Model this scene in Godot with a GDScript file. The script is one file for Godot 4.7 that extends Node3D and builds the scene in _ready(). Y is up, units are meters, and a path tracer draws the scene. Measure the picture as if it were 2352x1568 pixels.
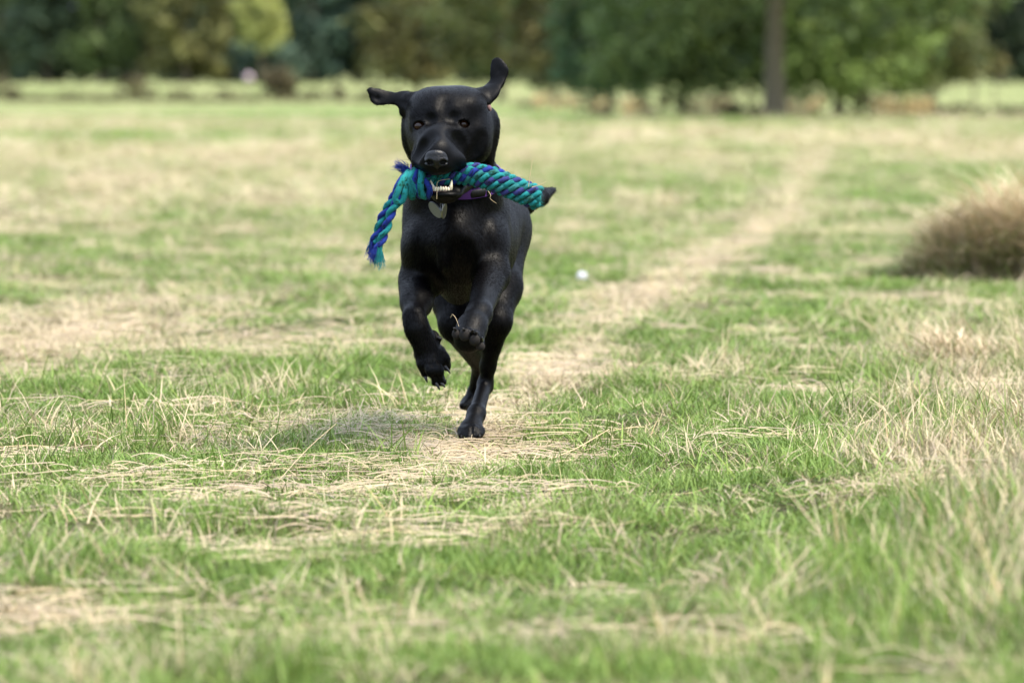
extends Node3D
# A black dog gallops over rough autumn grass with a braided rope toy in its mouth; trees stand far behind.

const K := 7.49e-5          # tangent of one pixel of a 2352 pixel wide frame
const EYE_H := 0.567        # height of the lens above the turf
const ROW_H := 200.0        # row of the horizon
const EYE_Z := 9.0
var cam: Camera3D
var rng := RandomNumberGenerator.new()
var used := {}
var noise_a := FastNoiseLite.new()
var noise_b := FastNoiseLite.new()
var noise_c := FastNoiseLite.new()

func _ready():
	rng.seed = 7
	noise_a.seed = 3; noise_a.frequency = 0.35; noise_a.fractal_octaves = 3
	noise_b.seed = 11; noise_b.frequency = 2.2; noise_b.fractal_octaves = 3
	noise_c.seed = 23; noise_c.frequency = 0.05; noise_c.fractal_octaves = 3
	make_camera_and_light()
	make_materials()
	make_land()
	make_trees()
	make_dog()
	make_toy()
	make_grass()
	make_small_things()

func make_camera_and_light():
	cam = Camera3D.new(); cam.name = "camera"; add_child(cam)
	cam.position = Vector3(0, EYE_H, EYE_Z)
	cam.rotation.x = -atan((784.0 - ROW_H) * K)
	cam.fov = rad_to_deg(2.0 * atan(784.0 * K))
	cam.near = 0.5; cam.far = 1500.0
	var lens := CameraAttributesPhysical.new()
	var focal := 12.0 / (784.0 * K)
	lens.frustum_focal_length = focal
	lens.frustum_focus_distance = 8.97
	lens.exposure_aperture = 8.3
	lens.frustum_near = 0.5; lens.frustum_far = 1500.0
	cam.attributes = lens
	var we := WorldEnvironment.new(); we.name = "environment"
	var env := Environment.new()
	env.background_mode = Environment.BG_SKY
	var sm := ProceduralSkyMaterial.new()
	sm.sky_top_color = Color(0.84, 0.90, 1.0)
	sm.sky_horizon_color = Color(0.56, 0.60, 0.66)
	sm.sky_curve = 0.30
	sm.ground_bottom_color = Color(0.42, 0.43, 0.32)
	sm.ground_horizon_color = Color(0.62, 0.63, 0.55)
	sm.sun_angle_max = 60.0
	var sky := Sky.new(); sky.sky_material = sm
	env.sky = sky
	env.tonemap_mode = Environment.TONE_MAPPER_LINEAR
	env.tonemap_exposure = EXPOSURE
	env.sdfgi_enabled = true; env.ssao_enabled = true; env.ssil_enabled = true
	we.environment = env; add_child(we)
	var sun := DirectionalLight3D.new(); sun.name = "sun"
	sun.light_energy = 0.85; sun.light_color = Color(1.0, 0.96, 0.90)
	sun.light_angular_distance = 18.0; sun.shadow_enabled = true
	add_child(sun)
	sun.look_at_from_position(Vector3(4.8, 8.0, 2.2), Vector3.ZERO, Vector3.UP)

const EXPOSURE := 2.6

# ------------------------------------------------------------------ helpers
func numbered(called: String) -> String:
	var n: int = used.get(called, 0)
	used[called] = n + 1
	return called if n == 0 else "%s_%03d" % [called, n]

func tag(o: Node, label: String, category := "", group := "", kind := ""):
	if label != "": o.set_meta("label", label)
	if category != "": o.set_meta("category", category)
	if group != "": o.set_meta("group", group)
	if kind != "": o.set_meta("kind", kind)
	return o

func base(called: String, at := Vector3.ZERO) -> Node3D:
	var o := Node3D.new(); o.name = numbered(called); add_child(o); o.position = at
	return o

func put(called: String, mesh: Mesh, mat: Material, parent: Node = null) -> MeshInstance3D:
	var o := MeshInstance3D.new(); o.mesh = mesh; o.material_override = mat
	if parent == null:
		o.name = numbered(called); add_child(o)
	else:
		var n := 0
		var nm := called
		while parent.has_node(NodePath(nm)):
			n += 1; nm = "%s_%03d" % [called, n]
		o.name = nm; parent.add_child(o)
	return o

func copies(called: String, mesh: Mesh, mat: Material, xf: Array, cols: PackedColorArray, parent: Node = null) -> MultiMeshInstance3D:
	var mm := MultiMesh.new()
	mm.transform_format = MultiMesh.TRANSFORM_3D
	mm.use_colors = cols.size() > 0
	mm.mesh = mesh
	mm.instance_count = xf.size()
	for i in xf.size():
		mm.set_instance_transform(i, xf[i])
		if cols.size() > 0: mm.set_instance_color(i, cols[i])
	var o := MultiMeshInstance3D.new(); o.multimesh = mm; o.material_override = mat
	if parent == null:
		o.name = numbered(called); add_child(o)
	else:
		o.name = called; parent.add_child(o, true)
	return o

# a place from what the plan of the shot says: column, row and metres from the lens
func at(px: float, py: float, z: float) -> Vector3:
	var d := EYE_Z - z
	var b := cam.transform.basis
	return cam.position + (-b.z + b.x * ((px - 1176.0) * K) + b.y * ((784.0 - py) * K)) * d

func px(n: float, z := 0.0) -> float:
	return n * K * (EYE_Z - z)

func row_depth(py: float) -> float:
	return EYE_H / (K * (py - ROW_H))

func on_ground(col: float, row: float) -> Vector3:
	var d := row_depth(row)
	var p := Vector3((col - 1176.0) * K * d, 0, EYE_Z - d)
	p.y = height(p.x, p.z)
	return p

class MB:
	var v := PackedVector3Array()
	var n := PackedVector3Array()
	var t := PackedVector2Array()
	var c := PackedColorArray()
	var i := PackedInt32Array()
	func vert(p: Vector3, nn: Vector3, uv := Vector2.ZERO, col := Color.WHITE) -> int:
		v.push_back(p); n.push_back(nn); t.push_back(uv); c.push_back(col)
		return v.size() - 1
	func tri(a: int, b: int, d: int):
		i.push_back(a); i.push_back(b); i.push_back(d)
	func quad(a: int, b: int, d: int, e: int):
		tri(a, b, d); tri(a, d, e)
	func done() -> ArrayMesh:
		# every face turned the way its normals point
		for q in range(0, i.size(), 3):
			var a := i[q]
			var b := i[q + 1]
			var e := i[q + 2]
			if (v[e] - v[a]).cross(v[b] - v[a]).dot(n[a] + n[b] + n[e]) < 0.0:
				i[q + 1] = e; i[q + 2] = b
		var arr := []
		arr.resize(Mesh.ARRAY_MAX)
		arr[Mesh.ARRAY_VERTEX] = v; arr[Mesh.ARRAY_NORMAL] = n; arr[Mesh.ARRAY_TEX_UV] = t; arr[Mesh.ARRAY_COLOR] = c; arr[Mesh.ARRAY_INDEX] = i
		var m := ArrayMesh.new()
		m.add_surface_from_arrays(Mesh.PRIMITIVE_TRIANGLES, arr)
		return m
	# a tube through points with a radius at each
	func tube(p: PackedVector3Array, r: PackedFloat32Array, sides := 8, col := Color.WHITE, flat := 1.0, v_per_m := 25.0, caps := true):
		var m := p.size()
		var tan := (p[1] - p[0]).normalized()
		var nx := tan.cross(Vector3.UP if absf(tan.y) < 0.9 else Vector3.RIGHT).normalized()
		var along := 0.0
		var first := v.size()
		for k in m:
			var t2 := (p[mini(k + 1, m - 1)] - p[maxi(k - 1, 0)]).normalized()
			nx = (nx - t2 * nx.dot(t2)).normalized()
			var ny := t2.cross(nx)
			if k > 0: along += p[k].distance_to(p[k - 1])
			for s in sides + 1:
				var a := TAU * s / sides
				var q := nx * cos(a) + ny * sin(a) * flat
				vert(p[k] + q * r[k], (nx * cos(a) * flat + ny * sin(a)).normalized(), Vector2(float(s) / sides, along * v_per_m), col)
		for k in m - 1:
			for s in sides:
				var a0 := first + k * (sides + 1) + s
				quad(a0, a0 + 1, a0 + sides + 2, a0 + sides + 1)
		if caps:
			for e in 2:
				var k2 := 0 if e == 0 else m - 1
				var dirn := (p[0] - p[1]).normalized() if e == 0 else (p[m - 1] - p[m - 2]).normalized()
				var cc := vert(p[k2] + dirn * r[k2] * 0.5, dirn, Vector2(0.5, 0), col)
				for s in sides:
					var a1 := first + k2 * (sides + 1) + s
					if e == 0: tri(cc, a1 + 1, a1)
					else: tri(cc, a1, a1 + 1)
	# an ellipsoid
	func ball(p: Vector3, b: Basis, r: Vector3, nu := 14, nv := 10, col := Color.WHITE):
		var first := v.size()
		for y in nv + 1:
			var th := PI * y / nv
			for x in nu + 1:
				var ph := TAU * x / nu
				var q := Vector3(sin(th) * cos(ph), cos(th), sin(th) * sin(ph))
				vert(p + b * (q * r), (b * (q / r)).normalized(), Vector2(float(x) / nu, float(y) / nv), col)
		for y in nv:
			for x in nu:
				var a := first + y * (nu + 1) + x
				quad(a, a + 1, a + nu + 2, a + nu + 1)

func spline(pts: Array, n: int) -> PackedVector3Array:
	var out := PackedVector3Array()
	var m := pts.size()
	for k in n + 1:
		var f := float(k) / n * (m - 1)
		var i := mini(int(f), m - 2)
		var u := f - i
		var p0: Vector3 = pts[maxi(i - 1, 0)]
		var p1: Vector3 = pts[i]
		var p2: Vector3 = pts[i + 1]
		var p3: Vector3 = pts[mini(i + 2, m - 1)]
		out.push_back(p1.cubic_interpolate(p2, p0, p3, u))
	return out

func rads(a: float, b: float, n: int) -> PackedFloat32Array:
	var r := PackedFloat32Array()
	for k in n + 1: r.push_back(lerpf(a, b, float(k) / n))
	return r

# a grid of distances into which rounded cones and ellipsoids melt
class Field:
	var o: Vector3
	var h: float
	var nx: int
	var ny: int
	var nz: int
	var d := PackedFloat32Array()
	func _init(lo: Vector3, hi: Vector3, cell: float):
		o = lo; h = cell
		nx = int((hi.x - lo.x) / cell) + 2; ny = int((hi.y - lo.y) / cell) + 2; nz = int((hi.z - lo.z) / cell) + 2
		d.resize(nx * ny * nz); d.fill(1.0)
	func span(lo: Vector3, hi: Vector3) -> PackedInt32Array:
		var a := ((lo - o) / h).floor()
		var b := ((hi - o) / h).ceil()
		return PackedInt32Array([clampi(int(a.x), 0, nx - 1), clampi(int(b.x), 0, nx - 1), clampi(int(a.y), 0, ny - 1), clampi(int(b.y), 0, ny - 1), clampi(int(a.z), 0, nz - 1), clampi(int(b.z), 0, nz - 1)])
	func cone(a: Vector3, b: Vector3, ra: float, rb: float, k := 0.01, flat_axis := Vector3.ZERO, f := 1.0, cut := false):
		var rm := maxf(ra, rb) + k + 3.0 * h
		var s := span(a.min(b) - Vector3.ONE * rm, a.max(b) + Vector3.ONE * rm)
		var squash := f != 1.0
		var ba := b - a
		if squash: ba += flat_axis * (ba.dot(flat_axis) * (f - 1.0))
		var bb := maxf(ba.length_squared(), 1e-9)
		var dr := rb - ra
		for z in range(s[4], s[5] + 1):
			for y in range(s[2], s[3] + 1):
				var i := (z * ny + y) * nx + s[0]
				var pa := Vector3(o.x + h * s[0], o.y + h * y, o.z + h * z) - a
				for x in range(s[0], s[1] + 1):
					var q := pa
					if squash: q += flat_axis * (q.dot(flat_axis) * (f - 1.0))
					var t := clampf(q.dot(ba) / bb, 0.0, 1.0)
					var e := (q - ba * t).length() - (ra + dr * t)
					var was := d[i]
					if cut:
						e = -e
						var g := maxf(k - absf(was - e), 0.0)
						d[i] = maxf(was, e) + g * g * 0.25 / k
					else:
						var g := maxf(k - absf(was - e), 0.0)
						d[i] = minf(was, e) - g * g * 0.25 / k
					i += 1
					pa.x += h
	func ell(c: Vector3, b: Basis, r: Vector3, k := 0.01, cut := false):
		var rm := maxf(r.x, maxf(r.y, r.z)) + k + 3.0 * h
		var s := span(c - Vector3.ONE * rm, c + Vector3.ONE * rm)
		var bt := b.transposed()
		var inv := Vector3.ONE / r
		var step := bt * Vector3(h, 0, 0) * inv
		for z in range(s[4], s[5] + 1):
			for y in range(s[2], s[3] + 1):
				var i := (z * ny + y) * nx + s[0]
				var q := bt * (Vector3(o.x + h * s[0], o.y + h * y, o.z + h * z) - c) * inv
				for x in range(s[0], s[1] + 1):
					var k0 := q.length()
					var e := k0 * (k0 - 1.0) / maxf((q * inv).length(), 1e-6)
					if k0 < 1e-4: e = -minf(r.x, minf(r.y, r.z))
					var was := d[i]
					if cut:
						e = -e
						var g := maxf(k - absf(was - e), 0.0)
						d[i] = maxf(was, e) + g * g * 0.25 / k
					else:
						var g := maxf(k - absf(was - e), 0.0)
						d[i] = minf(was, e) - g * g * 0.25 / k
					i += 1
					q += step
	func value(p: Vector3) -> float:
		var q := (p - o) / h
		var x := clampi(int(q.x), 0, nx - 2)
		var y := clampi(int(q.y), 0, ny - 2)
		var z := clampi(int(q.z), 0, nz - 2)
		var u := clampf(q.x - x, 0, 1)
		var w := clampf(q.y - y, 0, 1)
		var t := clampf(q.z - z, 0, 1)
		var i := (z * ny + y) * nx + x
		var j := i + nx * ny
		return lerpf(lerpf(lerpf(d[i], d[i + 1], u), lerpf(d[i + nx], d[i + nx + 1], u), w), lerpf(lerpf(d[j], d[j + 1], u), lerpf(d[j + nx], d[j + nx + 1], u), w), t)
	# surface nets: one vertex in each cell that the surface crosses, one quad round each crossed edge
	func nets(mb: MB):
		var sx := 1
		var sy := nx
		var sz := nx * ny
		var id := PackedInt32Array()
		id.resize(d.size()); id.fill(-1)
		var near := 9.0 * h
		var first := mb.v.size()
		var cells := PackedInt32Array()
		for z in nz - 1:
			for y in ny - 1:
				var i := (z * ny + y) * nx
				for x in nx - 1:
					var d0 := d[i]
					if d0 < near and d0 > -near:
						var d1 := d[i + 1]
						var d2 := d[i + sy]
						var d3 := d[i + sy + 1]
						var d4 := d[i + sz]
						var d5 := d[i + sz + 1]
						var d6 := d[i + sz + sy]
						var d7 := d[i + sz + sy + 1]
						var neg := int(d0 < 0) + int(d1 < 0) + int(d2 < 0) + int(d3 < 0) + int(d4 < 0) + int(d5 < 0) + int(d6 < 0) + int(d7 < 0)
						if neg > 0 and neg < 8:
							var sum := Vector3.ZERO
							var m := 0.0
							if (d0 < 0) != (d1 < 0): sum += Vector3(d0 / (d0 - d1), 0, 0); m += 1
							if (d2 < 0) != (d3 < 0): sum += Vector3(d2 / (d2 - d3), 1, 0); m += 1
							if (d4 < 0) != (d5 < 0): sum += Vector3(d4 / (d4 - d5), 0, 1); m += 1
							if (d6 < 0) != (d7 < 0): sum += Vector3(d6 / (d6 - d7), 1, 1); m += 1
							if (d0 < 0) != (d2 < 0): sum += Vector3(0, d0 / (d0 - d2), 0); m += 1
							if (d1 < 0) != (d3 < 0): sum += Vector3(1, d1 / (d1 - d3), 0); m += 1
							if (d4 < 0) != (d6 < 0): sum += Vector3(0, d4 / (d4 - d6), 1); m += 1
							if (d5 < 0) != (d7 < 0): sum += Vector3(1, d5 / (d5 - d7), 1); m += 1
							if (d0 < 0) != (d4 < 0): sum += Vector3(0, 0, d0 / (d0 - d4)); m += 1
							if (d1 < 0) != (d5 < 0): sum += Vector3(1, 0, d1 / (d1 - d5)); m += 1
							if (d2 < 0) != (d6 < 0): sum += Vector3(0, 1, d2 / (d2 - d6)); m += 1
							if (d3 < 0) != (d7 < 0): sum += Vector3(1, 1, d3 / (d3 - d7)); m += 1
							var g := Vector3(d1 + d3 + d5 + d7 - d0 - d2 - d4 - d6, d2 + d3 + d6 + d7 - d0 - d1 - d4 - d5, d4 + d5 + d6 + d7 - d0 - d1 - d2 - d3)
							id[i] = mb.vert(o + (Vector3(x, y, z) + sum / m) * h, g.normalized())
							cells.push_back(i)
					i += 1
		for i in cells:
			var inside := d[i] < 0
			if inside != (d[i + sx] < 0) and i >= sy + sz: ring(mb, id, i, i - sy, i - sy - sz, i - sz, inside)
			if inside != (d[i + sy] < 0) and i >= sx + sz: ring(mb, id, i, i - sz, i - sx - sz, i - sx, inside)
			if inside != (d[i + sz] < 0) and i >= sx + sy: ring(mb, id, i, i - sx, i - sx - sy, i - sy, inside)
	func ring(mb: MB, id: PackedInt32Array, a: int, b: int, c: int, e: int, inside: bool):
		if id[a] < 0 or id[b] < 0 or id[c] < 0 or id[e] < 0: return
		if inside: mb.quad(id[a], id[e], id[c], id[b])
		else: mb.quad(id[a], id[b], id[c], id[e])

# ------------------------------------------------------------------ materials
var M := {}

func lin(r: float, g: float, b: float) -> Color:
	return Color(r, g, b).linear_to_srgb()

func mat(called: String, c: Color, rough := 0.7, spec := 0.5) -> StandardMaterial3D:
	var m := StandardMaterial3D.new()
	m.resource_name = called
	m.albedo_color = c; m.roughness = rough; m.metallic_specular = spec
	M[called] = m
	return m

func noise_tex(size: int, freq: float, oct: int, sd: int, bump := 0.0, ramp: Gradient = null) -> NoiseTexture2D:
	var n := FastNoiseLite.new(); n.seed = sd; n.frequency = freq; n.fractal_octaves = oct
	var t := NoiseTexture2D.new(); t.width = size; t.height = size; t.seamless = true; t.noise = n
	if bump > 0.0: t.as_normal_map = true; t.bump_strength = bump
	if ramp: t.color_ramp = ramp
	return t

func ramp(a: Color, b: Color, lo := 0.0, hi := 1.0) -> Gradient:
	var g := Gradient.new()
	g.offsets = PackedFloat32Array([lo, hi]); g.colors = PackedColorArray([a, b])
	return g

# short streaks that run along v, like combed fibres: an image of heights
func streaks(w: int, hgt: int, count: int, len_lo: int, len_hi: int, sd: int, lean := 0.0, dark := 0.25) -> Image:
	var r := RandomNumberGenerator.new(); r.seed = sd
	var im := Image.create(w, hgt, false, Image.FORMAT_RGB8)
	im.fill(Color(dark, dark, dark))
	for k in count:
		var x := r.randf() * w
		var y := r.randf() * hgt
		var l := r.randi_range(len_lo, len_hi)
		var g := r.randf_range(0.3, 1.0)
		var dx := lean + r.randf_range(-0.12, 0.12)
		for j in l:
			var a := g * sin(PI * (j + 0.5) / l)
			var xi := posmod(int(x + dx * j), w)
			var yi := posmod(int(y + j), hgt)
			var was := im.get_pixel(xi, yi).r
			var v := maxf(was, a)
			im.set_pixel(xi, yi, Color(v, v, v))
	return im

func make_materials():
	var fur := mat("black_fur", lin(0.0016, 0.0016, 0.0021), 0.46, 0.25)
	var fi := streaks(256, 256, 5200, 8, 26, 5, 0.1)
	var fn := Image.new(); fn.copy_from(fi)
	fn.bump_map_to_normal_map(2.2)
	fur.normal_enabled = true; fur.normal_texture = ImageTexture.create_from_image(fn); fur.normal_scale = 0.3
	fur.uv1_triplanar = true; fur.uv1_scale = Vector3(11, 7, 11)
	fur.rim_enabled = false
	var hair := mat("black_hair", lin(0.0022, 0.0021, 0.0023), 0.5, 0.13)
	hair.rim_enabled = false
	var nose := mat("nose_leather", lin(0.006, 0.006, 0.007), 0.34, 0.45)
	nose.heightmap_enabled = true; nose.heightmap_texture = noise_tex(256, 0.06, 2, 4); nose.heightmap_scale = 0.05
	nose.uv1_triplanar = true; nose.uv1_scale = Vector3(30, 30, 30)
	mat("wet_lip", lin(0.012, 0.010, 0.011), 0.22, 0.6)
	mat("gum", lin(0.07, 0.025, 0.028), 0.25, 0.6)
	mat("ear_skin", lin(0.22, 0.13, 0.12), 0.6, 0.4)
	mat("eye_brown", lin(0.028, 0.011, 0.005), 0.05, 0.48)
	mat("pupil", lin(0.002, 0.002, 0.002), 0.05, 0.65)
	var tooth := mat("tooth", lin(0.78, 0.68, 0.50), 0.22, 0.6)
	tooth.subsurf_scatter_enabled = true; tooth.subsurf_scatter_strength = 0.1
	var pad := mat("paw_pad", lin(0.019, 0.0165, 0.015), 0.8, 0.3)
	pad.heightmap_enabled = true; pad.heightmap_texture = noise_tex(256, 0.12, 2, 9); pad.heightmap_scale = 0.06
	pad.uv1_triplanar = true; pad.uv1_scale = Vector3(40, 40, 40)
	mat("claw", lin(0.018, 0.016, 0.015), 0.3, 0.5)
	var web := mat("purple_webbing", lin(0.115, 0.035, 0.24), 0.6, 0.4)
	var wi := streaks(64, 64, 900, 3, 8, 8, 0.5)
	var wn := Image.new(); wn.copy_from(wi); wn.bump_map_to_normal_map(3.0)
	web.normal_enabled = true; web.normal_texture = ImageTexture.create_from_image(wn); web.uv1_scale = Vector3(2, 1, 1)
	mat("black_plastic", lin(0.01, 0.01, 0.01), 0.5, 0.35)
	var st := mat("steel", lin(0.20, 0.21, 0.23), 0.34, 0.5); st.metallic = 0.5
	var br := mat("brass", lin(0.55, 0.52, 0.40), 0.3, 0.5); br.metallic = 1.0
	# rope yarn
	var yi := streaks(128, 256, 2600, 10, 34, 15, 0.55, 0.3)
	var yn := Image.new(); yn.copy_from(yi); yn.bump_map_to_normal_map(2.5)
	var ynt := ImageTexture.create_from_image(yn)
	var dirt := Image.create(256, 256, false, Image.FORMAT_RGB8)
	var dn := FastNoiseLite.new(); dn.seed = 31; dn.frequency = 0.012; dn.fractal_octaves = 4
	for y in 256:
		for x in 256:
			var a := yi.get_pixel(x % 128, y).r
			var g := smoothstep(0.0, 0.6, dn.get_noise_2d(absf(x - 128), y))
			var c := Color(1, 1, 1).lerp(Color(0.86, 0.87, 0.86), 1.0 - a) 
			c = c * Color(1, 1, 1).lerp(Color(0.66, 0.58, 0.46), g * 0.95)
			dirt.set_pixel(x, y, c)
	var dt := ImageTexture.create_from_image(dirt)
	for a in [["teal_yarn", lin(0.016, 0.25, 0.26)], ["blue_yarn", lin(0.018, 0.042, 0.29)], ["worn_blue_yarn", lin(0.040, 0.046, 0.20)], ["worn_teal_yarn", lin(0.028, 0.20, 0.205)]]:
		var m := mat(a[0], a[1], 0.85, 0.3)
		m.albedo_texture = dt
		m.normal_enabled = true; m.normal_texture = ynt; m.normal_scale = 0.9
		m.rim_enabled = true; m.rim = 0.3; m.rim_tint = 0.5
	# plants
	for a in [["grass_blades", 0.55, 0.35, 0.35], ["straw_blades", 0.6, 0.35, 0.2], ["tree_leaves", 0.6, 0.3, 0.5]]:
		var m := mat(a[0], Color.WHITE, a[1], a[2])
		m.vertex_color_use_as_albedo = true
		m.cull_mode = BaseMaterial3D.CULL_DISABLED
		m.backlight_enabled = true; m.backlight = Color(a[3], a[3], a[3]).linear_to_srgb() * 1.0
	var soil := mat("turf", Color.WHITE, 0.95, 0.2)
	soil.vertex_color_use_as_albedo = true
	soil.albedo_texture = noise_tex(512, 0.03, 5, 2, 0.0, ramp(Color(0.55, 0.55, 0.5), Color(1, 1, 1), 0.25, 0.75))
	soil.uv1_triplanar = true; soil.uv1_world_triplanar = true; soil.uv1_scale = Vector3(0.9, 0.9, 0.9)
	soil.heightmap_enabled = true; soil.heightmap_texture = noise_tex(512, 0.05, 4, 6); soil.heightmap_scale = 1.5
	var bark := mat("bark", lin(0.165, 0.140, 0.095), 0.9, 0.3)
	bark.heightmap_enabled = true; bark.heightmap_texture = noise_tex(256, 0.04, 4, 12); bark.heightmap_scale = 3.0
	bark.uv1_triplanar = true; bark.uv1_scale = Vector3(3, 0.7, 3)
	mat("sign_pink", lin(0.60, 0.47, 0.52), 0.5)
	mat("post_wood", lin(0.16, 0.13, 0.10), 0.8)
	mat("petal_white", lin(0.80, 0.80, 0.84), 0.6)
	mat("stem_green", lin(0.06, 0.12, 0.03), 0.6)
	mat("dry_stem", lin(0.55, 0.42, 0.24), 0.6)

# ------------------------------------------------------------------ land
# patches of the field: column, row, half width, half height (as seen), how dry (+) or green (-)
var patches := [
	[150, 770, 260, 80, 0.55], [420, 740, 160, 50, 0.35], [250, 440, 420, 70, 0.3], [620, 470, 160, 25, 0.25], [130, 560, 260, 30, -0.25], [600, 590, 110, 22, -0.15],
	[750, 740, 110, 60, -0.45], [120, 905, 210, 55, -0.5], [700, 1060, 150, 40, -0.3], [420, 1010, 330, 45, 0.35], [150, 1020, 120, 40, 0.25], [860, 940, 180, 40, -0.1],
	[480, 316, 620, 13, -0.95], [900, 262, 520, 13, -0.8], [200, 300, 520, 12, 0.35], [500, 350, 700, 18, 0.3], [1600, 310, 500, 20, 0.2], [2250, 350, 170, 25, 0.35], [1650, 370, 260, 22, 0.15],
	[1480, 480, 110, 20, 0.4], [2150, 395, 200, 22, -0.5], [2000, 470, 130, 50, -0.5], [1300, 430, 130, 30, -0.25], [520, 412, 40, 10, -0.4], [1350, 550, 180, 40, -0.25],
	[1750, 610, 200, 40, -0.4], [1950, 680, 200, 70, -0.35], [2050, 430, 250, 60, -0.3], [1500, 420, 160, 40, -0.25], [1700, 285, 700, 12, -0.35], [1650, 790, 200, 60, -0.3], [2240, 540, 130, 60, 0.55], [2200, 770, 150, 75, 0.5], [2100, 800, 130, 60, 0.2],
	[1500, 880, 250, 40, 0.1], [1850, 1020, 250, 50, -0.3], [2320, 950, 90, 130, 0.9], [1950, 910, 160, 40, -0.1], [2190, 1140, 230, 80, 0.85], [1650, 1100, 260, 50, -0.35],
	[1200, 1130, 160, 40, -0.3], [300, 1270, 300, 40, -0.3], [100, 1380, 170, 35, 0.9], [600, 1180, 300, 40, -0.15], [1300, 1460, 300, 60, -0.3], [800, 1480, 300, 60, -0.1],
	[1750, 1400, 250, 60, 0.1], [2250, 1300, 160, 70, -0.1], [1700, 1480, 140, 40, 0.3], [1980, 1400, 150, 60, -0.3], [350, 1450, 350, 70, -0.2], [1500, 690, 120, 30, 0.2],
]
# where straw has been trodden flat: the winding path and drifts beside it
var drifts := [
	[1060, 1045, 170, 42, 1.0], [900, 1090, 190, 26, 0.8], [1130, 1010, 120, 26, 0.9], [720, 1140, 230, 22, 0.7], [830, 1240, 330, 26, 0.8], [620, 1300, 260, 22, 0.35], [110, 1385, 170, 32, 1.2],
	[480, 1000, 170, 26, 0.6], [100, 1035, 120, 26, 0.6], [1420, 855, 50, 9, 0.9], [1200, 1150, 130, 18, 0.5], [1010, 1190, 160, 20, 0.4], [300, 1110, 220, 18, 0.5], [1330, 1040, 70, 30, 0.6], [700, 790, 200, 40, 0.3],
	[150, 770, 260, 60, 0.5], [1650, 1480, 170, 26, 0.7], [1100, 940, 150, 20, 0.4], [450, 1240, 200, 20, 0.3],
]
# the line of the trodden path, from under the dog away to the right
var way := [[1060, 1060], [1090, 1010], [1170, 935], [1250, 890], [1330, 812], [1390, 748], [1470, 685], [1575, 622], [1680, 570], [1765, 520], [1812, 470], [1846, 420], [1866, 380], [1880, 345]]
var _w := PackedVector2Array()

func path_at(x: float, z: float) -> float:
	if _w.is_empty():
		for a in way:
			var d := row_depth(a[1])
			_w.push_back(Vector2((a[0] - 1176.0) * K * d, EYE_Z - d))
	if z > _w[0].y + 0.3 or z < _w[_w.size() - 1].y - 1.0 or x < -0.6: return 0.0
	var p := Vector2(x, z)
	var best := 9.0
	for k in _w.size() - 1:
		if z < minf(_w[k].y, _w[k + 1].y) - 0.4 or z > maxf(_w[k].y, _w[k + 1].y) + 0.4: continue
		best = minf(best, p.distance_to(Geometry2D.get_closest_point_to_segment(p, _w[k], _w[k + 1])))
	var r := 0.070 * (1.0 + 0.7 * noise_b.get_noise_2d(x * 1.6, z * 0.8) + 0.4 * noise_a.get_noise_2d(x, z * 2.0))
	return 1.0 - smoothstep(0.6, 1.35, best / r)

var _p := []
var _d := []

func to_world(list: Array) -> Array:
	var out := []
	for a in list:
		var d := row_depth(a[1])
		var dn := row_depth(a[1] + a[3])
		var df := row_depth(maxf(a[1] - a[3], ROW_H + 40.0))
		out.append([(a[0] - 1176.0) * K * d, EYE_Z - d, 1.0 / (a[2] * K * d), 2.0 / maxf(df - dn, 0.05), a[4]])
	return out

func sum_of(list: Array, x: float, z: float) -> float:
	var s := 0.0
	for a in list:
		var v: float = (z - a[1]) * a[3]
		if v > -2.2 and v < 2.2:
			var u: float = (x - a[0]) * a[2]
			if u > -2.2 and u < 2.2:
				s += a[4] * exp(-(u * u + v * v) * 1.1)
	return s

func dryness(x: float, z: float) -> float:
	var d := EYE_Z - z
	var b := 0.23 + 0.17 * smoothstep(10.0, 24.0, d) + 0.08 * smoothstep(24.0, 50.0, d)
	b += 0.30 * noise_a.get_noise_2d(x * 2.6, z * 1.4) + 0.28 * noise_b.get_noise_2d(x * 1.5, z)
	return clampf(b + 0.85 * sum_of(_p, x, z) + 0.6 * sum_of(_d, x, z) * smoothstep(9.0, 12.0, d) + 0.52 * path_at(x, z), 0.0, 1.0)

func straw_cover(x: float, z: float) -> float:
	return 0.5 * path_at(x, z) + maxf(0.0, sum_of(_d, x, z) * 0.95 * (1.0 + 1.3 * noise_b.get_noise_2d(x * 1.3 + 9.0, z * 1.3)) + 0.5 * maxf(0.0, noise_a.get_noise_2d(x * 3.0 + 60.0, z * 3.0) - 0.1))

func height(x: float, z: float) -> float:
	var d := EYE_Z - z
	var h := 0.026 * noise_a.get_noise_2d(x * 4.5, z * 3.5) * (1.0 - 0.75 * exp(-((x + 0.06) * (x + 0.06) + (z + 0.33) * (z + 0.33)) * 9.0))
	h += 0.8 * smoothstep(150.0, 320.0, d) + 3.0 * smoothstep(330.0, 700.0, d)
	h += 0.05 * smoothstep(0.25, 0.7, x) * (1.0 - smoothstep(7.5, 10.0, d)) + 0.10 * smoothstep(0.75, 1.5, x) * (1.0 - smoothstep(9.5, 16.0, d)) 
	h -= 0.02 * clampf(sum_of(_d, x, z), 0.0, 1.0) * smoothstep(16.0, 12.0, d)
	return h

func blade_green(t: float, r: float) -> Color:
	var a := Color(0.108, 0.192, 0.030)
	var b := Color(0.225, 0.318, 0.072)
	var c := Color(0.47, 0.45, 0.21)
	var q := a.lerp(b, r)
	return q.lerp(c, clampf(t - 0.35, 0.0, 1.0) * 0.8)

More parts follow.
